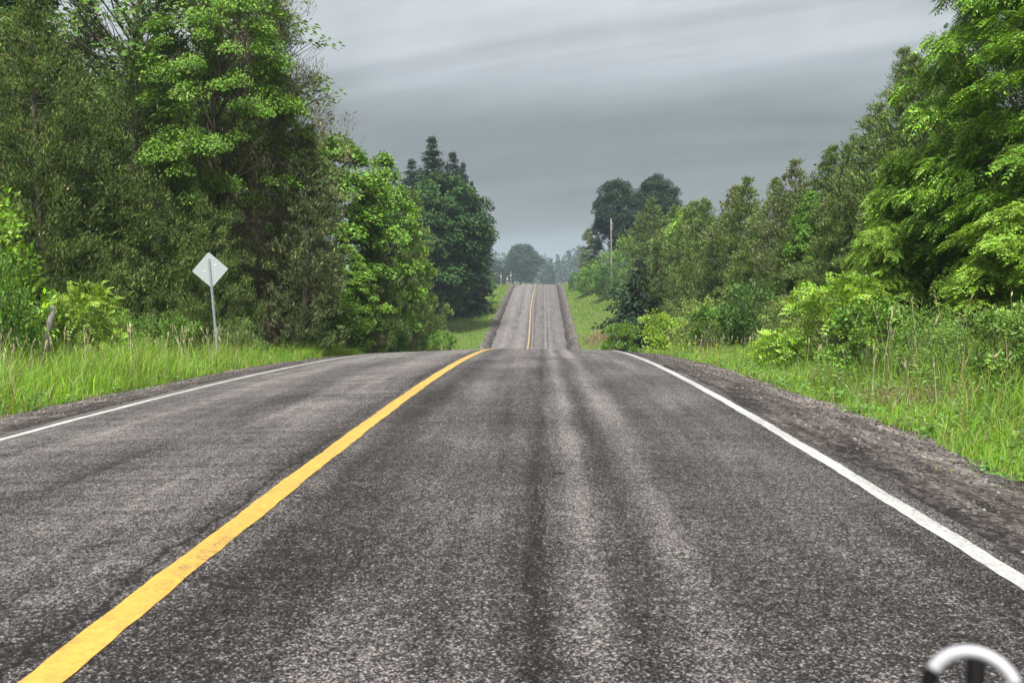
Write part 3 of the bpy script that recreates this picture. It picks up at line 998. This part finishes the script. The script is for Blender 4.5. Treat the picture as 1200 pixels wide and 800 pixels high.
# ---- trees on the near-lane side
plant('ash_big', 'ash_tree', 1180, -185, 17.5, ASH, 'huge bright green ash with drooping feathery fronds', wide=0.58)
plant('ash_big', 'ash_tree', 1135, -90, 19.5, ASH, 'second tall ash just behind the huge one, on the cedar side', wide=0.36)
plant('ash_big', 'ash_tree', 1285, -120, 15.5, ASH, 'bright ash partly out of sight past the huge one', wide=0.9)
plant('ash_small', 'ash_tree', 1068, 172, 19.5, ASHB, 'mid-height bright ash reaching out in front of the cedars', wide=0.62)
plant('ash_small', 'ash_tree', 1185, 235, 14.6, ASHB, 'low ash bough clump overhanging the tall weeds', wide=1.05)
plant('ash_small', 'ash_tree', 1120, 120, 19.0, ASH, 'ash between the huge one and the mid-height one', wide=0.9)
plant('ash_small', 'ash_tree', 1018, 255, 18.6, ASHB, 'short lime-green ash closest to the row of cedars', wide=0.72)
NTH = ['first', 'second', 'third', 'fourth', 'fifth', 'sixth', 'seventh', 'eighth', 'ninth', 'tenth', 'eleventh', 'twelfth', 'thirteenth']
row = [('cedar_near2', 1044, 82, 28, OLIVE, 0.85), ('cedar_b', 1074, 88, 27, OLIVE, 1.1), ('cedar_a', 1010, 145, 30.5, OLIVED, 1.2),
       ('cedar_c', 983, 186, 33, OLIVE2, 1.05), ('cedar_b', 957, 190, 36, OLIVE, 1.25), ('cedar_a', 930, 206, 38.5, (0.120, 0.148, 0.052), 1.2),
       ('cedar_c', 903, 226, 42, OLIVE2, 1.05), ('cedar_a', 876, 226, 46, OLIVE, 1.2), ('cedar_b', 852, 234, 50, (0.118, 0.150, 0.050), 1.35),
       ('cedar_c', 826, 248, 55, OLIVE, 1.1), ('cedar_b', 802, 252, 60, OLIVE2, 1.35)]
for i, (k, px, tp, d, c, wd) in enumerate(row):
    lb = {0: 'tallest cedar of the roadside row, peaking next to the ashes', 1: 'cedar of the roadside row pressed against the tall ashes', 5: 'slightly brownish cedar in the dense roadside row of cedars',
          8: 'khaki cedar in the dense roadside row of cedars'}.get(i)
    plant(k, 'cedar_tree', px, tp - 12, d, c, lb or NTH[i] + ' olive cedar from the ashes in the roadside row', group='roadside row of cedars', wide=wd)
front = [('cedar_b', 1022, 205, 26.5, OLIVE, 1.15), ('cedar_a', 968, 240, 30, OLIVE2, 1.1), ('cedar_c', 915, 272, 34, OLIVE, 1.0),
         ('cedar_a', 870, 280, 40, OLIVE2, 1.1), ('cedar_b', 835, 284, 45, OLIVED, 1.3), ('cedar_c', 806, 292, 48, OLIVE2, 1.0)]
for i, (k, px, tp, d, c, wd) in enumerate(front):
    plant(k, 'cedar_tree', px, tp, d, c, NTH[i] + ' shorter cedar from the ashes, standing before the roadside row', group='shorter cedars before the row', wide=wd)
for i, (px, tp, d) in enumerate([(1110, 60, 34), (1035, 160, 40), (980, 215, 46), (930, 240, 54), (890, 255, 62), (850, 262, 70)]):
    plant(('cedar_a', 'cedar_c')[i % 2], 'cedar_tree', px, tp, d, OLIVED, NTH[i] + ' shaded cedar from the ashes, behind the roadside row', group='cedars behind the roadside row', wide=1.3)
plant('maple_mid', 'maple_tree', 815, 244, 66, MAPLEB, 'green broadleaf showing between two cedars of the roadside row', wide=0.8)
plant('maple_mid2', 'maple_tree', 942, 230, 34, MAPLE, 'green broadleaf crown poking out of the cedar row', wide=0.6)
plant('cedar_a', 'cedar_tree', 766, 236, 84, OLIVE, 'peaked cedar standing before the dark twin trees', wide=1.25)
plant('cedar_c', 'cedar_tree', 788, 244, 76, OLIVE2, 'twiggy-topped cedar next to the peaked cedar', wide=1.1)
plant('spruce_low', 'spruce_tree', 750, 300, 56, SPRUCE, 'low dark spruce with wide drooping skirt', wide=0.75)
plant('cedar_b', 'cedar_tree', 772, 286, 56, (0.085, 0.140, 0.038), 'green cedar right beside the low dark spruce', wide=1.3)
plant('cedar_c', 'cedar_tree', 795, 296, 52, OLIVED, 'dark cedar tucked between the low spruce and the row', wide=0.9)
plant('oak_big2', 'broadleaf_tree', 722, 214, 150, DARKB, 'wide dark tree of the twin pair behind the utility pole', wide=0.85)
plant('oak_big', 'broadleaf_tree', 768, 207, 156, DARKB, 'taller dark tree of the twin pair, away from the pole', wide=0.85)
plant('maple_mid', 'broadleaf_tree', 693, 268, 152, (0.12, 0.165, 0.055), 'pale yellowish slim tree at the edge of the dark twins', wide=0.75)
hump = [('bush_c', 740, 279, 134, BUSH, 0.80, 'vine-covered rounded hump beside the utility pole'),
        ('bush_c', 712, 296, 138, BUSH, 0.85, 'rounded green thicket behind the utility pole foot'),
        ('bush_c', 692, 314, 136, BUSH, 0.9, 'green bush on the far hill next to the climbing road'),
        ('bush_c', 675, 320, 150, (0.085, 0.17, 0.04), 0.8, 'smaller green bush hugging the far road shoulder'),
        ('bush_c', 714, 310, 122, (0.06, 0.13, 0.03), 0.75, 'dark low bush under the utility pole'),
        ('bush_c', 748, 306, 112, (0.08, 0.16, 0.04), 0.7, 'mid-green mound between the pole and the low spruce')]
for k, px, tp, d, c, wd, lb in hump:
    plant(k, 'bush', px, tp, d, c, lb, 'bush', wide=wd, trunk_name='stem', crown_name='foliage')

# ---- bushes
bl = [
    ('bush_c', -30, 232, 17.5, ASHB, 0.60, 'tall bright bush at the near end of the wood edge'),
    ('bush_c', -12, 300, 16.5, BUSH, 0.36, 'mid-green bush below the tall bright one'),
    ('bush_frond', 88, 340, 18.5, LIME, 0.8, 'lime-leaved sapling beside the leaning wooden post'),
    ('bush_b', 160, 372, 21, BUSH, 0.9, 'low leafy bush under the dark olive cedar'),
    ('bush_b', 118, 362, 19.6, (0.17, 0.28, 0.05), 0.8, 'yellow-green weedy bush between the lime sapling and the sign'),
    ('bush_a', 205, 371, 20.6, BUSH, 0.7, 'low round bush a couple of steps from the sign post'),
    ('bush_b', 268, 374, 22.0, PALE, 0.7, 'pale fuzzy weed clump at the sign post'),
    ('bush_a', 275, 378, 23.5, (0.07, 0.15, 0.035), 0.9, 'small green bush a step behind the diamond sign'),
    ('bush_a', 345, 372, 27, BUSH, 1.1, 'leafy bush under the grey-olive cedar'),
    ('bush_c', 388, 350, 31, BUSH, 0.9, 'fuller green bush at the foot of the low leafy maple'),
    ('twig_bush', 428, 376, 33, (0.24, 0.19, 0.11), 0.9, 'dry tan bush beside the road crest'),
    ('bush_c', 456, 370, 38, (0.07, 0.15, 0.035), 0.7, 'green bush between the tan bush and the dark trees'),
    ('bush_c', 486, 376, 48, DARK, 0.55, 'dark bush beneath the olive cedar'),
    ('bush_a', 516, 386, 56, BUSH, 0.6, 'brighter round bush where the verge bank begins'),
    ('bush_c', 494, 360, 92, DARK, 0.5, 'dark bush below the tree leaning to the road'),
    ('bush_c', 573, 318, 158, (0.07, 0.14, 0.04), 0.8, 'green bush at the top end of the verge bank'),
    ('bush_a', 728, 378, 33, BUSH, 1.0, 'bright bush just past the road crest on the cedar side'),
    ('bush_a', 776, 366, 33, LIME, 0.9, 'lime green bush in front of the low dark spruce'),
    ('bush_b', 818, 350, 31, PALE, 0.85, 'pale speckled bush in front of the cedar row'),
    ('bush_a', 838, 356, 29, BUSH, 0.9, 'green bush between the pale speckled and the dark bush'),
    ('bush_c', 878, 332, 27, (0.070, 0.145, 0.030), 0.75, 'dark glossy bush in front of the cedar row'),
    ('bush_b', 925, 346, 23, PALE, 0.9, 'silvery willow-like bush near the short lime ash'),
    ('bush_b', 955, 338, 21, PALE, 0.7, 'pale narrow-leaved bush beside the silvery one'),
    ('bush_frond', 985, 330, 18.0, ASHB, 1.05, 'bright feathery bush in front of the short lime ash'),
    ('bush_a', 1018, 352, 15.5, BUSH, 0.9, 'leafy bush leaning over the verge grass'),
    ('bush_b', 1078, 358, 14.0, (0.125, 0.24, 0.04), 0.9, 'narrow-leaved green bush among the tan seed heads'),
    ('bush_b', 1135, 362, 12.6, (0.15, 0.27, 0.05), 0.9, 'soft green bush of tall weeds under the ash bough'),
    ('bush_a', 1195, 352, 11.8, (0.16, 0.28, 0.05), 0.85, 'light green weed clump at the near end of the verge'),
    ('bush_b', 1255, 350, 10.5, BUSH, 0.8, 'weed clump past the light green one'),
]
for k, px, tp, d, c, wd, lb in bl:
    plant(k, 'bush', px, tp, d, c, lb, 'bush', wide=wd, trunk_name='stem', crown_name='foliage')

# ------------------------------------------------------------------ distant wood
gd = Geo()
gw = Geo()
for i in range(170):
    d = rng.uniform(700, 1400)
    x = rng.uniform(-0.16, 0.16) * d
    H = rng.uniform(17, 30)
    Rw = H * rng.uniform(0.22, 0.42)
    z0 = float(terrain(x, d))
    n = 170
    hh = rng.random(n) ** 0.8
    con = rng.random() < 0.35
    env = (1 - hh) * 0.8 if con else np.sqrt(np.clip(1 - ((hh - 0.45) / 0.6) ** 2, 0, 1))
    az = rng.uniform(0, 6.28, n)
    rr = Rw * env * rng.random(n) ** 0.4
    P = np.column_stack([x + rr * np.cos(az), d + rr * np.sin(az), z0 + hh * H])
    gd.leaves(P, rnd_dir(n), rnd_dir(n), rng.uniform(2.0, 4.0, n), rng.uniform(1.6, 3.0, n))
    gw.tube([[x, d, z0], [x, d, z0 + 0.7 * H]], [0.25, 0.1], 4)
dw = link('distant_wood', gd.mesh('distant_wood'), M_LEAF)
dw.color = (0.05, 0.085, 0.045, 1)
tag(dw, 'hazy blue-grey wood far beyond the hill crest', 'wood', kind='stuff')
dt = link('trunks', gw.mesh('distant_trunks'), M_BARK, dw)
dt['kind'] = 'stuff'


# ------------------------------------------------------------------ grass
def grass_area(g, n, xf, y0, y1, power, hlo, hhi, wlo, whi, tall=None):
    y = y0 + (y1 - y0) * rng.random(n) ** power
    x = xf(y, rng.random(n))
    cl = 0.35 + 0.65 * (0.5 + 0.5 * np.sin(x * 2.3 + 1.7 * np.sin(y * 1.1)) * np.sin(y * 1.9 + x))
    keep = rng.random(n) < cl
    x, y = x[keep], y[keep]
    n = len(x)
    u = np.maximum(GL - x, x - GR)
    edge = 0.35 + 0.65 * smooth(-0.1, 1.3, u)
    H = rng.uniform(hlo, hhi, n) * edge * (0.85 + 0.3 * wob(x * 1.7, y * 1.3))
    if tall is not None:
        H *= tall(x, y)
    a = rng.normal(0.6, 1.3, n)
    D = np.stack([np.cos(a), np.sin(a), np.zeros(n)], 1)
    P = np.stack([x, y, terrain(x, y) - 0.01], 1)
    g.blades(P, D, np.maximum(H, 0.05), rng.uniform(wlo, whi, n), rng.uniform(0.1, 0.75, n))


def lx(w0):
    return lambda y, r: GL - edge_wob(y + 3) * -1.0 - 0.05 - (r ** 1.15) * w0


def rx(w0):
    return lambda y, r: GR + edge_wob(y) + 0.05 + (r ** 1.15) * w0


def add_grass(name, label, color, spec, m=M_GRASS):
    g = Geo()
    for s in spec:
        grass_area(g, *s)
    o = link(name, g.mesh(name), m)
    o.color = (*color, 1)
    tag(o, label, 'grass', kind='stuff')
    return o


add_grass('grass', 'tall bright roadside grass on the oncoming-lane side', (0.165, 0.310, 0.024), [
    (64000, lx(7.5), 8.0, 30, 1.0, 0.40, 1.05, 0.006, 0.014),
    (26000, lx(1.6), 7.0, 26, 1.0, 0.12, 0.34, 0.006, 0.012),
    (5000, lambda y, r_: lx(1.0)(y, r_) + 0.38, 7.0, 26, 1.0, 0.10, 0.30, 0.006, 0.012)])
add_grass('grass', 'bright roadside grass along the near lane shoulder', (0.155, 0.295, 0.024), [
    (60000, rx(5.5), 4.2, 32, 1.3, 0.22, 0.62, 0.005, 0.012),
    (16000, lambda y, r_: GR + 1.6 + 4.0 * r_, 7.5, 19, 1.0, 0.45, 1.0, 0.006, 0.013),
    (26000, rx(1.2), 4.0, 24, 1.3, 0.08, 0.28, 0.005, 0.011),
    (6000, lambda y, r_: rx(1.0)(y, r_) - 0.38, 4.0, 26, 1.2, 0.10, 0.30, 0.005, 0.011)])
add_grass('grass', 'short grass on the verges of the dip and far hill', (0.125, 0.240, 0.026), [
    (26000, lx(9.0), 30, 110, 1.2, 0.18, 0.5, 0.018, 0.04),
    (26000, rx(9.0), 30, 125, 1.2, 0.18, 0.5, 0.018, 0.04),
    (9000, lx(9.0), 110, 185, 1.0, 0.25, 0.6, 0.04, 0.08),
    (9000, rx(9.0), 110, 185, 1.0, 0.25, 0.6, 0.04, 0.08)])

# low weeds with broad leaves at the grass edge
gw = Geo()
for n, f, y0, y1 in ((9000, lx(5.0), 8, 26), (14000, rx(4.5), 4.2, 26)):
    yc = y0 + (y1 - y0) * rng.random(n // 12) ** 1.2
    xc = f(yc, rng.random(n // 12))
    idx = np.repeat(np.arange(len(yc)), 12)
    N = len(idx)
    hh = rng.uniform(0.1, 0.55, len(yc))
    u = np.maximum(GL - xc, xc - GR)
    hh *= 0.3 + 0.7 * smooth(0, 1.3, u)
    x = xc[idx] + rng.normal(0, 0.07, N)
    y = yc[idx] + rng.normal(0, 0.07, N)
    z = terrain(x, y) + hh[idx] * rng.uniform(0.25, 1.0, N)
    a = rng.uniform(0, 6.28, N)
    A = np.stack([np.cos(a), np.sin(a), rng.uniform(-0.3, 0.7, N)], 1)
    gw.leaves(np.stack([x, y, z], 1), A, unit(np.array([0, 0, 1.0]) + rnd_dir(N) * 0.5), rng.uniform(0.04, 0.10, N), rng.uniform(0.02, 0.05, N))
o = link('weeds', gw.mesh('weeds'), M_LEAF)
o.color = (0.095, 0.19, 0.04, 1)
tag(o, 'broad-leaved low weeds growing through the verge grass', 'weeds', kind='stuff')

# pale seed heads
gs = Geo()
n = 0
P_, A_, N_, L_ = [], [], [], []
for (cx, cy_, sx_, sy_, cnt, h0) in ((at(235, 19.5), 19.5, 0.7, 1.2, 70, 0.9), (at(140, 16), 16, 1.5, 2.0, 40, 0.9), (at(30, 13), 13, 1.2, 1.5, 30, 0.85),
                                     (at(1085, 12.8), 13.2, 0.5, 0.5, 16, 1.15), (at(980, 16), 16, 1.0, 2.0, 30, 0.6), (at(880, 24), 24, 1.2, 3, 60, 0.6),
                                     (at(1130, 10.5), 10.5, 0.6, 1.0, 8, 0.7), (at(760, 36), 36, 1.5, 4, 40, 0.6)):
    for _ in range(cnt):
        x, y = rng.normal(cx, sx_), rng.normal(cy_, sy_)
        if GL - 0.5 < x < GR + 0.5:
            continue
        z = float(terrain(x, y))
        h = h0 * rng.uniform(0.75, 1.15)
        a = rng.uniform(0, 6.28)
        ln = np.array([math.cos(a), math.sin(a), 0]) * h * rng.uniform(0.05, 0.3)
        b0, b1 = np.array([x, y, z]), np.array([x, y, z + h]) + ln
        gs.tube([b0, (b0 + b1) / 2 - ln * 0.15, b1], [0.003, 0.0025, 0.002], 3, False)
        k = 5
        for q in range(k):
            P_.append(b1 + (b0 - b1) * 0.025 * q)
            A_.append(unit(ln * 1.5 + np.array([0, 0, h]) + rng.normal(size=3) * 0.16 * h))
            N_.append(rng.normal(size=3))
            L_.append(rng.uniform(0.05, 0.10))
gs.leaves(np.array(P_), np.array(A_), np.array(N_), np.array(L_), np.array(L_) * 0.22)
o = link('seed_grass', gs.mesh('seed_grass'), M_DRY)
o.color = (0.42, 0.38, 0.22, 1)
tag(o, 'pale tan seed heads standing above the verge grass', 'grass', kind='stuff')

# dry matted grass at the feet of the weeds and on the far bank
gdry = Geo()
for (cx, cy_, sx_, sy_, cnt, h, wdt) in ((at(1085, 11.8), 11.8, 0.9, 0.5, 900, 0.45, 0.008), (at(985, 15.5), 15.5, 0.6, 0.6, 400, 0.35, 0.008),
                                         (at(705, 92), 92, 1.5, 2.0, 900, 0.6, 0.05), (at(700, 80), 80, 1.4, 2.5, 600, 0.5, 0.05), (at(855, 25), 25, 0.9, 1.5, 500, 0.4, 0.012)):
    x, y = rng.normal(cx, sx_, cnt), rng.normal(cy_, sy_, cnt)
    ok = (x > GR + 0.6)
    x, y = x[ok], y[ok]
    a = rng.uniform(0, 6.28, len(x))
    gdry.blades(np.stack([x, y, terrain(x, y)], 1), np.stack([np.cos(a), np.sin(a), a * 0], 1), h * rng.uniform(0.5, 1.1, len(x)), np.full(len(x), wdt), rng.uniform(0.5, 1.1, len(x)))
o = link('dry_grass', gdry.mesh('dry_grass'), M_DRY)
o.color = (0.25, 0.19, 0.10, 1)
tag(o, 'brown matted dead grass under the verge weeds', 'grass', kind='stuff')

# small yellow flowers
gf = Geo()
x = rng.normal(at(822, 25), 0.5, 16)
y = rng.normal(25, 1.2, 16)
x2 = rng.normal(at(440, 31), 0.8, 16)
y2 = rng.normal(31, 1.2, 16)
x, y = np.concatenate([x, x2]), np.concatenate([y, y2])
ok = (x > GR + 0.3) | (x < GL - 0.3)
x, y = x[ok], y[ok]
z = terrain(x, y) + rng.uniform(0.3, 0.5, len(x))
for k in range(3):
    gf.leaves(np.stack([x, y, z], 1), rnd_dir(len(x)) + [0, 0, 0.6], rnd_dir(len(x)) + [0, 0, 1], np.full(len(x), 0.04), np.full(len(x), 0.035))
for a_, b_, c_ in zip(x, y, z):
    gf.tube([[a_, b_, c_ - 0.35], [a_, b_, c_]], [0.003, 0.003], 3, False)
o = link('wildflowers', gf.mesh('wildflowers'), M_DRY)
o.color = (0.62, 0.50, 0.04, 1)
tag(o, 'tiny yellow wildflowers dotting the verge grass', 'flowers', kind='stuff')


# ------------------------------------------------------------------ diamond sign, seen from behind
def rounded_diamond(side, rad, seg=5):
    h = side / 2 - rad
    pts = []
    for q, (cx, cz) in enumerate(((h, h), (-h, h), (-h, -h), (h, -h))):
        for s in range(seg + 1):
            a = math.pi / 2 * q + math.pi / 2 * s / seg
            pts.append((cx + rad * math.cos(a), cz + rad * math.sin(a)))
    c = math.cos(math.pi / 4)
    return [(c * (x - z), c * (x + z)) for x, z in pts]


SD = 21.0
sx0 = at(251, SD)
sz0 = float(terrain(sx0, SD))
sg = empty('diamond_sign', (sx0, SD, sz0), R(4))
sg.rotation_euler = (R(-1.0), R(-4.0), R(5))
tag(sg, 'bare grey back of a diamond road sign on a leaning steel post', 'road sign')
HS = ztop(316, SD) - sz0
out = rounded_diamond(0.575, 0.035)
gpl = Geo()
n = len(out)
tk = 0.0035
front = np.array([[x, -tk, z + HS] for x, z in out] + [[x, tk, z + HS] for x, z in out])
gpl.add(front, [[0, i + 1, i] for i in range(1, n - 1)] + [[n, n + i, n + i + 1] for i in range(1, n - 1)], [[i, (i + 1) % n, n + (i + 1) % n, n + i] for i in range(n)])
link('sign_plate', gpl.mesh('sign_plate'), M_ALU, sg)
# U-channel post: web and two flanges
gpo = Geo()
top = HS + 0.24
prof = [(-0.028, 0.0), (-0.028, 0.004), (-0.019, 0.004), (-0.019, 0.030), (0.019, 0.030), (0.019, 0.004), (0.028, 0.004), (0.028, 0.0), (0.0155, 0.0), (0.0155, 0.026), (-0.0155, 0.026), (-0.0155, 0.0)]
k = len(prof)
Vp = np.array([[x, -0.006 - y, z] for z in (-0.4, top) for x, y in prof])
gpo.add(Vp, None, [[i, (i + 1) % k, k + (i + 1) % k, k + i] for i in range(k)])
link('post', gpo.mesh('sign_post'), M_ZINC, sg)
for hz in (0.17, -0.17):
    gb = Geo()
    gb.tube([[0, -0.034, HS + hz], [0, -0.046, HS + hz]], [0.011, 0.010], 6)
    link('bolt', gb.mesh('bolt'), M_BOLT, sg)
for q in range(14):
    hzq = 0.35 + q * (HS - 0.5) / 14
    gb = Geo()
    gb.tube([[0, -0.0355, hzq], [0, -0.0372, hzq]], [0.008, 0.008], 6)
    link('punched_hole', gb.mesh('punched_hole'), M_BLACK, sg)
for bx, bz in ((0.115, 0.10), (-0.13, -0.03)):
    gb = Geo()
    gb.tube([[bx, -0.0036, HS + bz], [bx, -0.008, HS + bz]], [0.026, 0.022], 8)
    link('sticker', gb.mesh('sticker'), M_BOLT, sg)

# ------------------------------------------------------------------ utility pole with wire
PD = 126.0
px0 = at(716, PD)
pz0 = float(terrain(px0, PD))
up = empty('utility_pole', (px0, PD, pz0))
tag(up, 'weathered grey wooden utility pole beside the rounded thicket', 'utility pole')
ph_ = ztop(258, PD) - pz0
gu = Geo()
zz = np.linspace(-0.6, ph_, 7)
gu.tube(np.column_stack([-0.012 * zz, zz * 0, zz]), 0.135 - 0.005 * zz, 10)
link('pole', gu.mesh('utility_pole', True), M_POLE, up)
for hz, sx_ in ((0.12, 0.0), (-0.55, 0.16), (-1.2, 0.16)):
    gi = Geo()
    c = np.array([-0.012 * ph_ + sx_, 0, ph_ + hz])
    gi.tube([c + [0, 0, -0.14], c + [0, 0, -0.05], c, c + [0, 0, 0.04], c + [0, 0, 0.09]], [0.02, 0.07, 0.045, 0.065, 0.03], 8)
    link('insulator', gi.mesh('insulator', True), M_CERAMIC, up)
gwire = Geo()
a0 = np.array([px0 - 0.012 * ph_ + 0.16, PD, pz0 + ph_ - 0.5])
b0 = np.array([at(770, 140), 140.0, a0[2] - 4.0])
s = np.linspace(0, 1, 14)[:, None]
P = a0 + (b0 - a0) * s
P[:, 2] -= 0.6 * np.sin(np.pi * s[:, 0])
gwire.tube(P, 0.016, 4)
tag(link('overhead_wire', gwire.mesh('overhead_wire'), M_WIRE), 'thin sagging wire from the utility pole into the trees', 'wire')

# ------------------------------------------------------------------ leaning wooden post and far verge posts
gq = Geo()
D0 = 17.3
x0 = at(36, D0)
z0 = float(terrain(x0, D0))
Pp = np.array([[0, 0, -0.4], [0.05, 0, 0.3], [0.16, 0.02, 0.9], [0.26, 0.03, 1.28]])
gq.tube(Pp, [0.07, 0.066, 0.06, 0.05], 8)
o = link('wooden_post', gq.mesh('wooden_post', True), M_POLE)
o.location = (x0, D0, z0)
tag(o, 'leaning weathered wooden fence post in the tall grass', 'fence post')
for px, tp, d, lb in ((587, 319, 163, 'grey marker post on the far hill verge, set back from the road'), (594.5, 323, 161, 'shortest grey marker post on the far hill verge'),
                      (598.5, 318, 166, 'pale marker post right at the far crest of the road')):
    x0 = at(px, d)
    z0 = float(terrain(x0, d))
    h = ztop(tp, d) - z0
    e = empty('marker_post', (x0, d, z0))
    tag(e, lb, 'post')
    gq = Geo()
    gq.tube([[0, 0, -0.3], [0, 0, h * 0.5], [0.01, 0, h]], [0.10, 0.09, 0.085], 7)
    link('post', gq.mesh('marker_post'), M_POLE, e)
    gq = Geo()
    gq.box((0, -0.12, h * 0.72), (0.26, 0.06, 0.34))
    link('marker_plate', gq.mesh('marker_plate'), M_ALU, e)

# ------------------------------------------------------------------ white arched rim on a black stem, close by
CM = cam.matrix_basis if False else (Matrix.Translation(cam.location) @ cam.rotation_euler.to_matrix().to_4x4())
DH = 0.50
cpt = CM @ Vector(((1140 - 600) * DH / F_PX, -(814 - 400) * DH / F_PX, -DH))
gz = float(rz(cpt.x, cpt.y))
hp = empty('rim_stand', (cpt.x, cpt.y, gz))
tag(hp, 'small white arched rim with black ends on a thin black stem', 'rim stand')
hz = cpt.z - gz
to_cam = (Vector((0, 0, CAM_H)) - cpt)
yaw = math.atan2(to_cam.x, -to_cam.y)
hp.rotation_euler = (0, 0, yaw)
RR = 48 * DH / F_PX
# ring leans back so that it faces the eye
tilt = math.atan2(to_cam.z, math.hypot(to_cam.x, to_cam.y))


def arc(a0, a1, n, rad, r):
    g = Geo()
    a = np.radians(np.linspace(a0, a1, n))
    P = np.column_stack([rad * np.sin(a), rad * np.cos(a) * math.sin(tilt), hz + rad * np.cos(a) * math.cos(tilt)])
    g.tube(P, r, 10)
    return g


tr_ = 8.0 * DH / F_PX
for nm, a0, a1, mm, r in (('rim', -66, 66, M_RIMW, tr_), ('rim_end', -112, -66, M_BLACK, tr_ * 1.06), ('rim_end', 66, 112, M_BLACK, tr_ * 1.06), ('rim_base', 112, 248, M_BLACK, tr_ * 1.04)):
    link(nm, arc(a0, a1, 25, RR, r).mesh(nm, True), mm, hp)
gst = Geo()
gst.tube([[0.001, 0.004, 0.0], [0.001, 0.004, hz * 0.5], [0.001, 0.006, hz + RR * 0.8]], [0.006, 0.006, 0.0048], 8)
link('stem', gst.mesh('rim_stem', True), M_BLACK, hp)
gft = Geo()
gft.tube([[0, 0, 0.0], [0, 0, 0.012], [0, 0, 0.02]], [0.06, 0.058, 0.02], 16)
link('foot', gft.mesh('rim_foot'), M_BLACK, hp)

# ------------------------------------------------------------------ haze
gh = Geo()
gh.box((0, 1575, 24), (3800, 3300, 76))
hz_o = link('haze', gh.mesh('haze'))
m = bpy.data.materials.new('humid_air')
m.use_nodes = True
t = NT(m.node_tree)
v = t.n('ShaderNodeVolumePrincipled')
v.inputs['Color'].default_value = (0.48, 0.585, 0.66, 1)
v.inputs['Density'].default_value = 0.00055
v.inputs['Anisotropy'].default_value = 0.1
t.out(v.outputs[0], 'ShaderNodeOutputMaterial', 'Volume')
hz_o.data.materials.append(m)
tag(hz_o, 'humid blue-grey summer haze filling the air', 'haze', kind='stuff')
